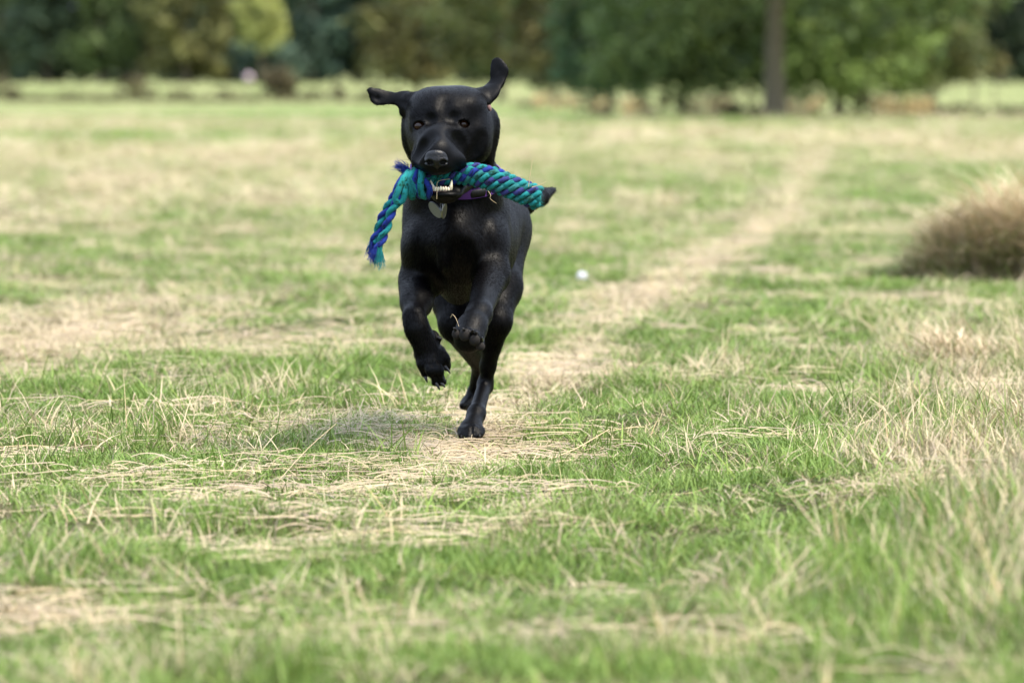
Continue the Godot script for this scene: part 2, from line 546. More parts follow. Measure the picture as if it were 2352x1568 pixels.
func make_land():
	_p = to_world(patches)
	_d = to_world(drifts)
	var xs := []
	var zs := []
	var x := 0.0
	while x < 420.0:
		xs.append(x)
		x += 0.09 if x < 2.2 else (0.3 if x < 6.0 else x * 0.12)
	var all_x := []
	for k in range(xs.size() - 1, 0, -1): all_x.append(-xs[k])
	all_x.append_array(xs)
	var z := 12.0
	while z > -900.0:
		zs.append(z)
		z -= 0.09 if z > -9.0 else (0.35 if z > -30.0 else absf(z) * 0.03)
	var mb := MB.new()
	for zz in zs:
		for xx in all_x:
			var y := height(xx, zz)
			var e := 0.04
			var nn := Vector3(height(xx - e, zz) - height(xx + e, zz), 2.0 * e, height(xx, zz - e) - height(xx, zz + e)).normalized()
			var t := dryness(xx, zz)
			var sc := clampf(straw_cover(xx, zz), 0.0, 1.0)
			var d: float = EYE_Z - zz
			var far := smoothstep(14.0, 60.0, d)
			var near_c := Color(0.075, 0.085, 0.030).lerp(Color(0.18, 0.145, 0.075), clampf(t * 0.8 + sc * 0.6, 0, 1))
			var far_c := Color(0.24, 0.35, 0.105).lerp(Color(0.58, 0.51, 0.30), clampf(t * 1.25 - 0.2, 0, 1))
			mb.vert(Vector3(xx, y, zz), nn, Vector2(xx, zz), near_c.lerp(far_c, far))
	var w := all_x.size()
	for j in zs.size() - 1:
		for i in w - 1:
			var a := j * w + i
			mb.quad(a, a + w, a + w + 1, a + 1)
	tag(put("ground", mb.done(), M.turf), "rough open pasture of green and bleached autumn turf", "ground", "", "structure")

# ------------------------------------------------------------------ trees
# leaf sprays filling an uneven crown made of many clumps
func leaves(c: Vector3, r: Vector3, clumps: int, per: int, size: float, col: Color, col2: Color, low: float) -> ArrayMesh:
	var mb := MB.new()
	for k in clumps:
		var v := rng.randf_range(-1.0, 1.0)
		var wide := sqrt(maxf(1.0 - pow(maxf(v, 0.0), 2.2), 0.05)) * (1.0 - 0.18 * maxf(-v, 0.0)) * rng.randf_range(0.85, 1.1)
		var az := rng.randf() * TAU
		var ra := pow(rng.randf(), 0.35) * wide
		var cp := c + Vector3(cos(az) * ra * r.x, v * r.y * 0.9, sin(az) * ra * r.z)
		var cs := minf(r.x, r.y) * rng.randf_range(0.16, 0.40)
		var cr := Vector3(cs, cs * 0.8, cs)
		var tone := col.lerp(col2, rng.randf()) * rng.randf_range(0.6, 1.45)
		for j in per:
			var e := Vector3(rng.randfn(), rng.randfn(), rng.randfn()) * 0.55
			var p := cp + e * cr
			if p.y < low * 0.5 + 0.02: continue
			var nn := (e.normalized() + Vector3(rng.randf_range(-1, 1), rng.randf_range(-0.4, 1.2), rng.randf_range(-1, 1)) * 0.9).normalized()
			var s := size * rng.randf_range(0.5, 1.3)
			var a := nn.cross(Vector3(rng.randf_range(-1, 1), rng.randf_range(-1, 1), rng.randf_range(-1, 1))).normalized() * s
			var b := nn.cross(a.normalized()) * s * 0.55
			var cc := tone * rng.randf_range(0.75, 1.25)
			var i0 := mb.vert(p - a, nn, Vector2.ZERO, cc)
			mb.vert(p + b, nn, Vector2.ZERO, cc)
			mb.vert(p + a, nn, Vector2.ZERO, cc)
			mb.vert(p - b, nn, Vector2.ZERO, cc)
			mb.quad(i0, i0 + 1, i0 + 2, i0 + 3)
	return mb.done()

func trunk(hgt: float, r: float, limbs: int, reach: float, from := 0.35) -> ArrayMesh:
	var mb := MB.new()
	var pts := []
	for k in 7:
		var u := k / 6.0
		pts.append(Vector3(rng.randf_range(-1, 1) * r * 0.5 * u, hgt * u - 0.1, rng.randf_range(-1, 1) * r * 0.5 * u))
	var sp := spline(pts, 24)
	var rr := PackedFloat32Array()
	for k in 25:
		var u := k / 24.0
		rr.push_back(r * (1.0 - 0.75 * u) * (1.0 + 0.7 * exp(-u * 22.0)))
	mb.tube(sp, rr, 14)
	for k in limbs:
		var u := rng.randf_range(from, 0.95)
		var p := sp[int(u * 24)]
		var a := TAU * k / limbs + rng.randf()
		var l := reach * rng.randf_range(0.5, 1.0) * (1.15 - u * 0.6)
		var e := Vector3(cos(a), rng.randf_range(0.15, 0.7), sin(a)) * l
		mb.tube(spline([p, p + e * 0.5 + Vector3(0, 0.08 * l, 0), p + e + Vector3(0, -0.05 * l, 0)], 8), rads(r * 0.42 * (1.1 - u), r * 0.06, 8), 7)
	return mb.done()

func tree(called: String, label: String, category: String, group: String, col: float, d: float, half: float, hgt: float, low: float, tr: float, c1: Color, c2: Color, clumps: int, per: int, leaf: float, depth := 0.8):
	var x := (col - 1176.0) * K * d
	var z := EYE_Z - d
	var t := base(called, Vector3(x, height(x, z) - 0.05, z))
	tag(t, label, category, group)
	if tr > 0.0: put("trunk", trunk(hgt * 0.8, tr, 9, half * 0.8, 0.2 if low < 0.6 else 0.4), M.bark, t)
	var cy := (hgt + low) * 0.5
	put("crown" if tr > 0.0 else "foliage", leaves(Vector3(0, cy, 0), Vector3(half, (hgt - low) * 0.5, half * depth), clumps, per, leaf, c1, c2, low), M.tree_leaves, t)
	return t

func make_trees():
	var dk := Color(0.061, 0.089, 0.049)
	var md := Color(0.111, 0.155, 0.054)
	var ol := Color(0.203, 0.203, 0.074)
	var bl := Color(0.070, 0.108, 0.073)
	var br := Color(0.17, 0.13, 0.075)
	var g := "trees along the far edge of the field"
	# far edge, three hundred metres away
	var rows := [
		["tree", "grey green tree at the left end of the far tree line", 5, 300, 2.4, 9, 0.3, dk * 1.25, md],
		["tree", "dark green tree second from the left in the far tree line", 105, 296, 2.1, 8, 0.2, dk, dk * 1.3],
		["tree", "mid green bushy tree third from the left in the far tree line", 232, 294, 2.1, 8.5, 0.2, md * 0.75, md],
		["tree", "dark narrow tree between the mid green and the olive tree", 325, 305, 1.6, 9, 0.2, dk * 0.8, Color(0.05, 0.045, 0.02)],
		["tree", "broad olive tree left of the yellow bush in the far tree line", 428, 293, 2.3, 8.5, 0.2, ol * 0.75, ol],
		["tree", "blackish green tree just left of the yellow green tree", 530, 304, 1.6, 8, 0.2, dk * 0.8, dk],
		["tree", "dark bluish bush below the yellow green tree", 615, 290, 1.7, 2.4, 0.1, bl, bl * 1.2],
		["tree", "bluish dark tree right of the yellow green tree", 720, 297, 2.2, 9, 0.2, bl, bl * 1.5],
		["tree", "grey green tree between the bluish tree and the dog's ear", 820, 300, 2.2, 9, 0.2, bl * 1.2, md * 0.8],
		["tree", "dull green tree behind the left ear of the dog", 925, 296, 2.2, 9, 0.2, md * 0.6, ol * 0.8],
		["tree", "dark tree behind the head of the dog at the far edge", 1060, 300, 2.6, 9, 0.2, dk, md * 0.8],
		["tree", "dull green tree right of the raised ear at the far edge", 1240, 298, 2.6, 9, 0.3, dk, md * 0.8],
		["tree", "dark tree behind the green thicket on the right", 1500, 299, 3.4, 9, 0.3, dk, dk * 1.4],
		["tree", "dark tree behind the grey trunk on the right", 1780, 300, 3.4, 9, 0.3, dk, dk * 1.3],
		["tree", "dark tree behind the right edge of the bright thicket", 2040, 300, 3.4, 9, 0.3, dk, dk * 1.2],
		["tree", "nearly black tree at the right end of the far tree line", 2300, 296, 2.6, 9, 1.1, dk * 0.35, dk * 0.6],
	]
	for a in rows:
		tree(a[0], a[1], "bush" if a[5] < 3.0 else "tree", g, a[2], a[3], a[4], a[5], a[6], 0.2, a[7], a[8], 95, 46, 0.24, 0.7)
	# a dim wood behind, so that no sky shows between the trunks
	for k in 14:
		tree("tree", "dim tree in the wood behind the far tree line", "tree", "dim trees in the wood behind", -60 + k * 190, 345 + 8 * (k % 3), 4.2, 13, 0.0, 0.25, dk * 0.7, dk * 1.0, 110, 50, 0.46, 0.5)
	tree("yellow_tree", "yellow green young tree glowing among the dark trees on the left", "tree", "", 600, 286, 1.25, 4.5, 2.0, 0.1, Color(0.27, 0.29, 0.08), Color(0.32, 0.34, 0.11), 46, 46, 0.17)
	# nearer trees in the middle
	tree("olive_tree", "olive green tree behind the dog's raised ear, its dark trunk bare below", "tree", "", 1150, 190, 2.5, 6.5, 0.75, 0.13, ol * 0.75, md * 0.9, 110, 60, 0.17)
	tree("olive_bush", "olive brown hanging tree just left of the raised ear", "tree", "", 960, 205, 1.9, 5.5, 0.5, 0.1, ol * 0.75, Color(0.10, 0.085, 0.03), 80, 50, 0.17)
	tree("hawthorn_tree", "brownish olive tree between the raised ear and the green thicket", "tree", "", 1275, 165, 1.3, 5.0, 0.45, 0.09, ol * 0.7, Color(0.09, 0.075, 0.03), 70, 50, 0.14)
	# the tree with the grey trunk and the thickets behind it
	tree("oak_tree", "tall tree with a straight grey trunk standing clear of the thicket", "tree", "", 1780, 101, 4.2, 9.5, 1.75, 0.185, md * 0.8, md, 190, 60, 0.13, 0.9)
	tree("thicket", "dark green thicket left of the grey trunk", "thicket", "", 1565, 107, 1.75, 4.4, 0.48, 0.1, Color(0.088, 0.131, 0.045), Color(0.150, 0.200, 0.062), 150, 85, 0.085)
	tree("thicket", "bluish green thicket at the left end of the green mass", "thicket", "", 1400, 112, 1.05, 4.0, 0.48, 0.08, Color(0.073, 0.115, 0.050), Color(0.068, 0.115, 0.057), 100, 70, 0.085)
	tree("thicket", "bright green thicket right of the grey trunk", "thicket", "", 1925, 107, 1.75, 4.4, 0.42, 0.1, Color(0.119, 0.181, 0.048), Color(0.194, 0.263, 0.070), 150, 85, 0.085)
	tree("thicket", "olive green thicket thinning out at the right end of the green mass", "thicket", "", 2140, 110, 1.15, 3.8, 0.45, 0.08, Color(0.084, 0.119, 0.041), ol * 0.8, 90, 70, 0.085)
	tree("sapling", "thin leafless sapling left of the dark wood on the right", "sapling", "", 2238, 118, 0.5, 3.2, 1.6, 0.035, md, ol, 16, 20, 0.06)
	tree("sapling", "small yellowish sapling before the dark wood on the right", "sapling", "", 2285, 125, 0.28, 1.35, 0.85, 0.025, Color(0.16, 0.14, 0.045), Color(0.18, 0.16, 0.06), 16, 26, 0.05)
	# low scrub
	var bush_group := "low brown scrub across the back of the field"
	for a in [[0, 195, 0.45, 0.75], [30, 190, 0.3, 0.5], [300, 190, 0.5, 0.85], [340, 192, 0.4, 0.5], [415, 190, 0.5, 0.4], [520, 190, 0.5, 0.42], [160, 191, 0.6, 0.32], [720, 190, 0.5, 0.4], [770, 191, 0.35, 0.5], [860, 190, 0.4, 0.5], [70, 186, 0.7, 0.28], [120, 187, 0.6, 0.22], [210, 185, 0.8, 0.30], [260, 188, 0.6, 0.25], [375, 186, 0.8, 0.28], [465, 185, 0.8, 0.26], [570, 186, 0.8, 0.28], [670, 187, 0.7, 0.30], [815, 186, 0.8, 0.3], [905, 186, 0.6, 0.35], [1225, 160, 0.5, 0.25], [1340, 158, 0.4, 0.3]]:
		tree("scrub_bush", "low brown scrub bush at the back of the field", "bush", bush_group, a[0], a[1], a[2], a[3], 0.0, 0.0, br * 0.75, br * 0.6 + md * 0.5, 26, 36, 0.07)
	tree("scrub_bush", "large brown scrub bush right of the pinkish sign", "bush", "", 642, 205, 0.62, 1.15, 0.0, 0.0, br * 0.7, br * 0.5 + md * 0.3, 40, 46, 0.08)
	for a in [[1370, 118, 0.35, 0.16], [1580, 116, 0.5, 0.16], [1690, 103, 0.22, 0.34], [1735, 102, 0.22, 0.3], [1880, 104, 0.4, 0.16], [1985, 106, 0.35, 0.45], [2060, 108, 0.3, 0.22], [2130, 109, 0.45, 0.34], [2200, 110, 0.5, 0.3], [2290, 112, 0.5, 0.24], [2350, 112, 0.4, 0.26]]:
		tree("bramble", "low dark bramble under the thickets on the right", "bramble", "low brambles below the thickets", a[0], a[1], a[2], a[3], 0.0, 0.0, br * 0.45, md * 0.7, 24, 34, 0.05)
	for a in [[1620, 104], [1660, 105], [1835, 103], [1870, 105], [2045, 105], [2080, 107], [2110, 107], [1500, 108], [1450, 110], [1250, 150], [1300, 152], [1380, 148]]:
		tree("dry_tussock", "pale dry tall grass before the thickets on the right", "tussock", "pale dry tussocks below the thickets", a[0], a[1], 0.33, 0.42, 0.0, 0.0, Color(0.50, 0.40, 0.22), Color(0.55, 0.46, 0.27), 20, 36, 0.05)
	# a round pale sign on a post by the scrub
	var d := 240.0
	var sx := (571.0 - 1176.0) * K * d
	var s := base("round_sign", Vector3(sx, height(sx, EYE_Z - d), EYE_Z - d))
	tag(s, "pale pinkish round sign on a post before the far trees on the left", "sign")
	var sb := MB.new()
	var rim := PackedVector3Array([Vector3(0, 0.52, -0.02), Vector3(0, 0.52, 0.02)])
	sb.tube(rim, PackedFloat32Array([0.18, 0.18]), 24)
	put("sign_disc", sb.done(), M.sign_pink, s).rotation = Vector3(0, 0, 0)
	var pb := MB.new()
	pb.tube(PackedVector3Array([Vector3(0, -0.2, -0.05), Vector3(0, 0.7, -0.05)]), PackedFloat32Array([0.035, 0.035]), 8)
	put("post", pb.done(), M.post_wood, s)

# ------------------------------------------------------------------ dog
var head_f: Field
var body_f: Field

# a bone between two planned places, radii in planned pixels
func bone(f: Field, x0: float, y0: float, z0: float, r0: float, x1: float, y1: float, z1: float, r1: float, k := 0.014, axis := Vector3.ZERO, flat := 1.0, cut := false):
	f.cone(at(x0, y0, z0), at(x1, y1, z1), px(r0, z0), px(r1, z1), k, axis, flat, cut)

func lump(f: Field, x: float, y: float, z: float, rx: float, ry: float, rz: float, k := 0.014, b := Basis.IDENTITY, cut := false):
	f.ell(at(x, y, z), b, Vector3(px(rx, z), px(ry, z), rz), k, cut)

func turn(yaw: float, pitch: float, roll: float) -> Basis:
	return Basis(Vector3.UP, deg_to_rad(yaw)) * Basis(Vector3.RIGHT, deg_to_rad(pitch)) * Basis(Vector3.BACK, deg_to_rad(roll))

func build_head() -> Field:
	var f := Field.new(at(828, 470, -0.17), at(1186, 118, 0.128) + Vector3(0, 0.0, 0), 0.0021)
	# skull and cheeks
	lump(f, 1031, 272, -0.045, 93, 75, 0.085, 0.012)
	lump(f, 986, 246, -0.020, 46, 40, 0.052, 0.02)
	lump(f, 1070, 244, -0.020, 46, 40, 0.052, 0.02)
	lump(f, 1030, 298, -0.030, 91, 62, 0.066, 0.02)
	lump(f, 975, 322, -0.016, 34, 50, 0.046, 0.018)
	lump(f, 1093, 320, -0.018, 36, 56, 0.050, 0.018)
	# neck root behind the head
	bone(f, 1040, 300, -0.10, 88, 1044, 400, -0.13, 92, 0.02)
	# brow, bridge and muzzle
	bone(f, 1016, 275, -0.005, 48, 1009, 335, 0.048, 46, 0.026)
	bone(f, 1014, 318, 0.022, 50, 1003, 357, 0.076, 38, 0.02)
	bone(f, 1017, 256, 0.010, 26, 1012, 290, 0.026, 25, 0.03)
	bone(f, 1012, 290, 0.024, 25, 1003, 345, 0.086, 24, 0.024)
	# brow ridges over the eyes
	bone(f, 960, 266, 0.016, 12, 988, 263, 0.022, 11, 0.02)
	bone(f, 1042, 260, 0.022, 11, 1070, 262, 0.014, 12, 0.016)
	# furrow of the forehead
	bone(f, 1024, 222, 0.043, 7, 1015, 280, 0.051, 5, 0.016, Vector3.ZERO, 1.0, true)
	# upper lips
	lump(f, 972, 366, 0.052, 29, 27, 0.042, 0.012, turn(14, 0, -14))
	lump(f, 1043, 365, 0.052, 36, 29, 0.044, 0.010, turn(-20, 0, 10))
	lump(f, 1004, 380, 0.080, 36, 21, 0.022, 0.010)
	bone(f, 1060, 360, 0.035, 24, 1092, 338, -0.010, 26, 0.016)
	# split under the nose
	bone(f, 1004, 384, 0.108, 3.0, 1005, 404, 0.104, 4.0, 0.006, Vector3.ZERO, 1.0, true)
	bone(f, 1066, 338, 0.066, 6, 1088, 366, 0.048, 7, 0.014, Vector3.ZERO, 1.0, true)
	bone(f, 948, 344, 0.050, 5, 940, 372, 0.036, 6, 0.012, Vector3.ZERO, 1.0, true)
	# lower jaw with the mouth open behind the toy
	bone(f, 1080, 402, -0.035, 27, 1030, 442, 0.040, 23, 0.014)
	bone(f, 985, 402, -0.035, 25, 1012, 442, 0.040, 21, 0.014)
	lump(f, 1024, 446, 0.052, 34, 12.5, 0.026, 0.010)
	bone(f, 1052, 440, 0.050, 8, 1062, 428, 0.030, 10, 0.010)
	lump(f, 1016, 420, 0.040, 24, 20, 0.050, 0.006, Basis.IDENTITY, true)
	bone(f, 940, 408, 0.036, 17, 1090, 402, 0.030, 17, 0.006, Vector3.ZERO, 1.0, true)
	# open corner of the mouth on the right
	lump(f, 1086, 372, 0.032, 17, 7, 0.020, 0.008, turn(-40, 0, 18), true)
	# eyes sit almost flush: a faint hollow at the inner corner, thin lids
	for e in [[965.0, 289.5, 0.024, 1.0], [1063.5, 285.5, 0.022, -1.0]]:
		lump(f, e[0], e[1] - 1, e[2] - 0.008, 21, 16, 0.0120, 0.008)
		lump(f, e[0] + 22.0 * e[3], e[1] - 14, e[2] + 0.027, 9, 10, 0.008, 0.018, Basis.IDENTITY, true)
		lump(f, e[0], e[1] - 0.6, e[2] + 0.008, 14.4, 10.8, 0.018, 0.0015, turn(0, 0, 8.0 * e[3]), true)
	# grooves where the muzzle meets the cheeks, and under the cheekbones
	for line in [[[1046, 308], [1060, 322], [1072, 338], [1081, 352], [1086, 364]], [[984, 310], [972, 324], [961, 338], [953, 352]], [[1112, 318], [1106, 338], [1098, 354]]]:
		var was := Vector3.ZERO
		for q in line:
			var z := 0.12
			while z > -0.05 and f.value(at(q[0], q[1], z)) > 0.0: z -= 0.001
			var p := at(q[0], q[1], z + 0.0091)
			if was != Vector3.ZERO: f.cone(was, p, 0.0105, 0.0105, 0.012, Vector3.ZERO, 1.0, true)
			was = p
	# ear bases and ears thrown up by the run
	lump(f, 939, 296, -0.066, 17, 44, 0.026, 0.012)
	lump(f, 1127, 292, -0.068, 21, 44, 0.028, 0.012)
	lump(f, 952, 338, -0.068, 19, 34, 0.026, 0.014)
	lump(f, 1116, 345, -0.072, 21, 48, 0.028, 0.014)
	var ax := Vector3(0.1, 0.3, 0.95).normalized()
	bone(f, 950, 236, -0.040, 25, 929, 229, -0.048, 18, 0.010, ax, 2.4)
	bone(f, 942, 238, -0.042, 20, 925, 258, -0.046, 9, 0.010, ax, 2.4)
	bone(f, 930, 228, -0.048, 18, 895, 225, -0.052, 12.5, 0.010, ax, 3.2)
	bone(f, 895, 225, -0.052, 13, 869, 223, -0.050, 18, 0.010, ax, 4.2)
	bone(f, 869, 222, -0.050, 17, 850, 208, -0.047, 9, 0.010, ax, 4.0)
	lump(f, 866, 225, -0.043, 12, 8, 0.005, 0.006, turn(0, 0, -25), true)
	bone(f, 925, 236, -0.030, 8, 905, 230, -0.040, 3, 0.008, Vector3.ZERO, 1.0, true)
	bone(f, 1098, 226, -0.045, 26, 1124, 214, -0.052, 24, 0.012, Vector3(-0.35, 0.5, 0.8).normalized(), 2.4)
	bone(f, 1120, 216, -0.052, 22, 1142, 190, -0.058, 17, 0.012, Vector3(-0.5, 0.55, 0.67).normalized(), 3.2)
	bone(f, 1142, 190, -0.058, 17, 1147, 163, -0.060, 19, 0.010, Vector3(-0.2, 0.1, 0.97).normalized(), 3.6)
	bone(f, 1147, 163, -0.060, 18, 1142, 145, -0.062, 14, 0.010, Vector3(-0.15, 0.0, 0.99).normalized(), 3.4)
	lump(f, 1143, 156, -0.052, 8, 14, 0.005, 0.006, turn(0, 0, 12), true)
	lump(f, 1117, 247, -0.024, 6, 9, 0.014, 0.006, Basis.IDENTITY, true)
	return f

func build_body() -> Field:
	var f := Field.new(Vector3(-0.22, -0.02, -0.98), Vector3(0.13, 0.50, 0.15), 0.0042)
	# neck, chest, trunk
	bone(f, 1040, 320, -0.105, 80, 1046, 440, -0.155, 98, 0.02)
	bone(f, 1046, 440, -0.155, 98, 1050, 520, -0.20, 108, 0.03)
	lump(f, 1044, 552, -0.205, 103, 122, 0.122, 0.03)
	lump(f, 1040, 545, -0.145, 62, 78, 0.085, 0.03)
	bone(f, 1042, 590, -0.150, 44, 1052, 668, -0.23, 30, 0.03)
	lump(f, 1086, 545, -0.35, 106, 132, 0.20, 0.03)
	bone(f, 1100, 515, -0.42, 92, 1122, 505, -0.60, 84, 0.03)
	lump(f, 1128, 530, -0.62, 82, 102, 0.12, 0.03)
	lump(f, 1013, 585, -0.098, 27, 48, 0.028, 0.018)
	lump(f, 1074, 580, -0.100, 26, 48, 0.028, 0.018)
	lump(f, 956, 552, -0.125, 20, 34, 0.028, 0.022)
	lump(f, 1130, 545, -0.128, 21, 36, 0.028, 0.022)
	# hollows between breast and forelegs
	bone(f, 1040, 530, -0.045, 8, 1048, 640, -0.100, 9, 0.025, Vector3.ZERO, 1.0, true)
	# tail
	bone(f, 1165, 460, -0.69, 34, 1205, 466, -0.76, 24, 0.02)
	bone(f, 1205, 466, -0.76, 24, 1240, 452, -0.84, 20, 0.012)
	bone(f, 1240, 451, -0.84, 20, 1273, 435, -0.90, 6, 0.010)
	# shoulders
	bone(f, 990, 470, -0.20, 56, 979, 585, -0.150, 44, 0.03)
	bone(f, 1103, 470, -0.21, 60, 1112, 565, -0.150, 50, 0.02)
	# near left foreleg: upper arm, forearm, wrist, hanging paw
	bone(f, 977, 575, -0.150, 44, 962, 655, -0.172, 34, 0.025)
	bone(f, 961, 645, -0.168, 36, 957, 695, -0.105, 32, 0.018)
	bone(f, 962, 645, -0.175, 34, 951, 726, -0.050, 24, 0.025)
	bone(f, 951, 728, -0.050, 25, 957, 755, -0.046, 25, 0.010)
	bone(f, 957, 752, -0.040, 27, 986, 812, -0.050, 31, 0.012, Vector3(0, 0.2, 1).normalized(), 1.35)
	bone(f, 998, 764, -0.055, 7, 1010, 778, -0.050, 6, 0.008)
	for t in [[964, 815, 976, 858, 12.5, -0.052], [980, 825, 1000, 876, 14.0, -0.042], [998, 826, 1015, 876, 14.0, -0.042], [1010, 806, 1026, 842, 13.5, -0.058]]:
		bone(f, t[0], t[1], t[5], t[4], (t[0] + t[2]) * 0.5 + 1, (t[1] + t[3]) * 0.5, t[5] + 0.008, t[4] + 0.5, 0.006)
		bone(f, (t[0] + t[2]) * 0.5 + 1, (t[1] + t[3]) * 0.5, t[5] + 0.008, t[4] + 0.5, t[2], t[3], t[5] + 0.001, t[4] * 0.82, 0.005)
	# far right foreleg reaching at the lens, sole turned up
	bone(f, 1112, 565, -0.150, 50, 1130, 632, -0.115, 39, 0.025)
	bone(f, 1129, 628, -0.115, 40, 1100, 722, 0.025, 27, 0.014)
	bone(f, 1100, 720, 0.025, 29, 1084, 752, 0.055, 33, 0.012)
	bone(f, 1084, 752, 0.055, 33, 1077, 775, 0.072, 36, 0.010, Vector3(0, 0, 1), 1.3)
	for t in [[1053, 764, 10.5, 0.084], [1069, 763, 12.5, 0.092], [1090, 772, 13.0, 0.091], [1102, 790, 11.5, 0.082]]:
		bone(f, 1078 + (t[0] - 1078) * 0.4, 772 + (t[1] - 772) * 0.4, 0.065, 14, t[0], t[1], t[3], t[2], 0.006)
	for q in [[983, 585, -0.070, 1003, 668, -0.135, 10], [1078, 575, -0.070, 1080, 660, -0.110, 10], [1166, 600, -0.155, 1172, 660, -0.2, 9]]:
		bone(f, q[0], q[1], q[2], q[6], q[3], q[4], q[5], q[6], 0.022, Vector3.ZERO, 1.0, true)
	for q in [[972, 826, 988, 872, -0.038], [990, 838, 1007, 884, -0.030], [1007, 822, 1023, 868, -0.036]]:
		bone(f, q[0], q[1], q[4], 2.5, q[2], q[3], q[4], 5.0, 0.005, Vector3.ZERO, 1.0, true)
	# right hind leg planted under the body
	bone(f, 1146, 535, -0.60, 66, 1146, 660, -0.47, 50, 0.022)
	bone(f, 1146, 660, -0.47, 50, 1141, 738, -0.41, 33, 0.018)
	bone(f, 1141, 738, -0.41, 32, 1121, 840, -0.455, 17, 0.014)
	bone(f, 1121, 840, -0.455, 17, 1115, 888, -0.475, 15.5, 0.010)
	bone(f, 1122, 880, -0.490, 10, 1117, 892, -0.480, 13, 0.008)
	bone(f, 1113, 884, -0.470, 16, 1094, 950, -0.385, 19, 0.012)
	bone(f, 1094, 950, -0.385, 19, 1082, 985, -0.350, 24, 0.012)
	for t in [[1062, 1000, 9.5, -0.330], [1075, 1003, 10.5, -0.322], [1089, 1003, 10.5, -0.322], [1102, 999, 9.5, -0.332]]:
		bone(f, 1082 + (t[0] - 1082) * 0.6, 978, -0.352, 12, (t[0] + 1082 + (t[0] - 1082)) * 0.5, 990, t[3] - 0.008, t[2] + 2, 0.006)
		bone(f, t[0], 990, t[3] - 0.008, t[2] + 2, t[0] - 1, t[1], t[3] + 0.004, t[2], 0.005)
	for x in [1068, 1082, 1096]:
		bone(f, x + 1, 984, -0.322, 1.6, x, 1010, -0.308, 4.2, 0.005, Vector3.ZERO, 1.0, true)
	# left hind leg trailing
	bone(f, 1092, 560, -0.60, 74, 1052, 690, -0.47, 56, 0.022)
	bone(f, 1052, 690, -0.47, 56, 1050, 740, -0.44, 40, 0.018)
	bone(f, 1050, 745, -0.44, 40, 1102, 842, -0.60, 17, 0.016)
	bone(f, 1102, 840, -0.60, 17, 1090, 900, -0.655, 14.5, 0.010)
	bone(f, 1090, 900, -0.655, 14, 1070, 928, -0.64, 13, 0.010)
	bone(f, 1074, 926, -0.64, 13, 1063, 932, -0.62, 9, 0.008)
	return f

func nostril_nose() -> ArrayMesh:
	var f := Field.new(at(966, 394, 0.06), at(1040, 336, 0.135), 0.0011)
	lump(f, 1002, 360, 0.094, 27, 16, 0.018, 0.006, turn(0, -25, 0))
	lump(f, 1002, 368, 0.098, 25, 14, 0.014, 0.006)
	lump(f, 984, 372, 0.096, 10, 9, 0.012, 0.005)
	lump(f, 1020, 372, 0.096, 10, 9, 0.012, 0.005)
	bone(f, 1003, 372, 0.102, 8, 1004, 388, 0.096, 6, 0.006)
	lump(f, 987, 373.5, 0.110, 8.5, 6.2, 0.011, 0.003, turn(0, 0, -18), true)
	lump(f, 1018, 373.5, 0.110, 8.5, 6.2, 0.011, 0.003, turn(0, 0, 18), true)
	bone(f, 979, 375, 0.106, 2.2, 974, 371, 0.098, 2.2, 0.003, Vector3.ZERO, 1.0, true)
	bone(f, 1026, 375, 0.106, 2.2, 1031, 371, 0.098, 2.2, 0.003, Vector3.ZERO, 1.0, true)
	bone(f, 1003, 366, 0.1145, 1.2, 1004, 390, 0.108, 1.6, 0.003, Vector3.ZERO, 1.0, true)
	var mb := MB.new()
	f.nets(mb)
	return mb.done()

# the way the coat lies
func coat(p: Vector3) -> Vector3:
	var nose_p := at(1003, 350, 0.10)
	var away := (p - nose_p)
	var headness := smoothstep(0.22, 0.12, away.length())
	var dirn := Vector3(0.0, -0.75, -0.65)
	if p.y < 0.24: dirn = Vector3(0.0, -1.0, -0.15)
	var hd := away.normalized() + Vector3(0, 0.15, -0.7)
	return dirn.lerp(hd, headness).normalized()

func cone_mesh(p: PackedVector3Array, r0: float, r1: float, sides := 8) -> ArrayMesh:
	var mb := MB.new()
	mb.tube(p, rads(r0, r1, p.size() - 1), sides)
	return mb.done()

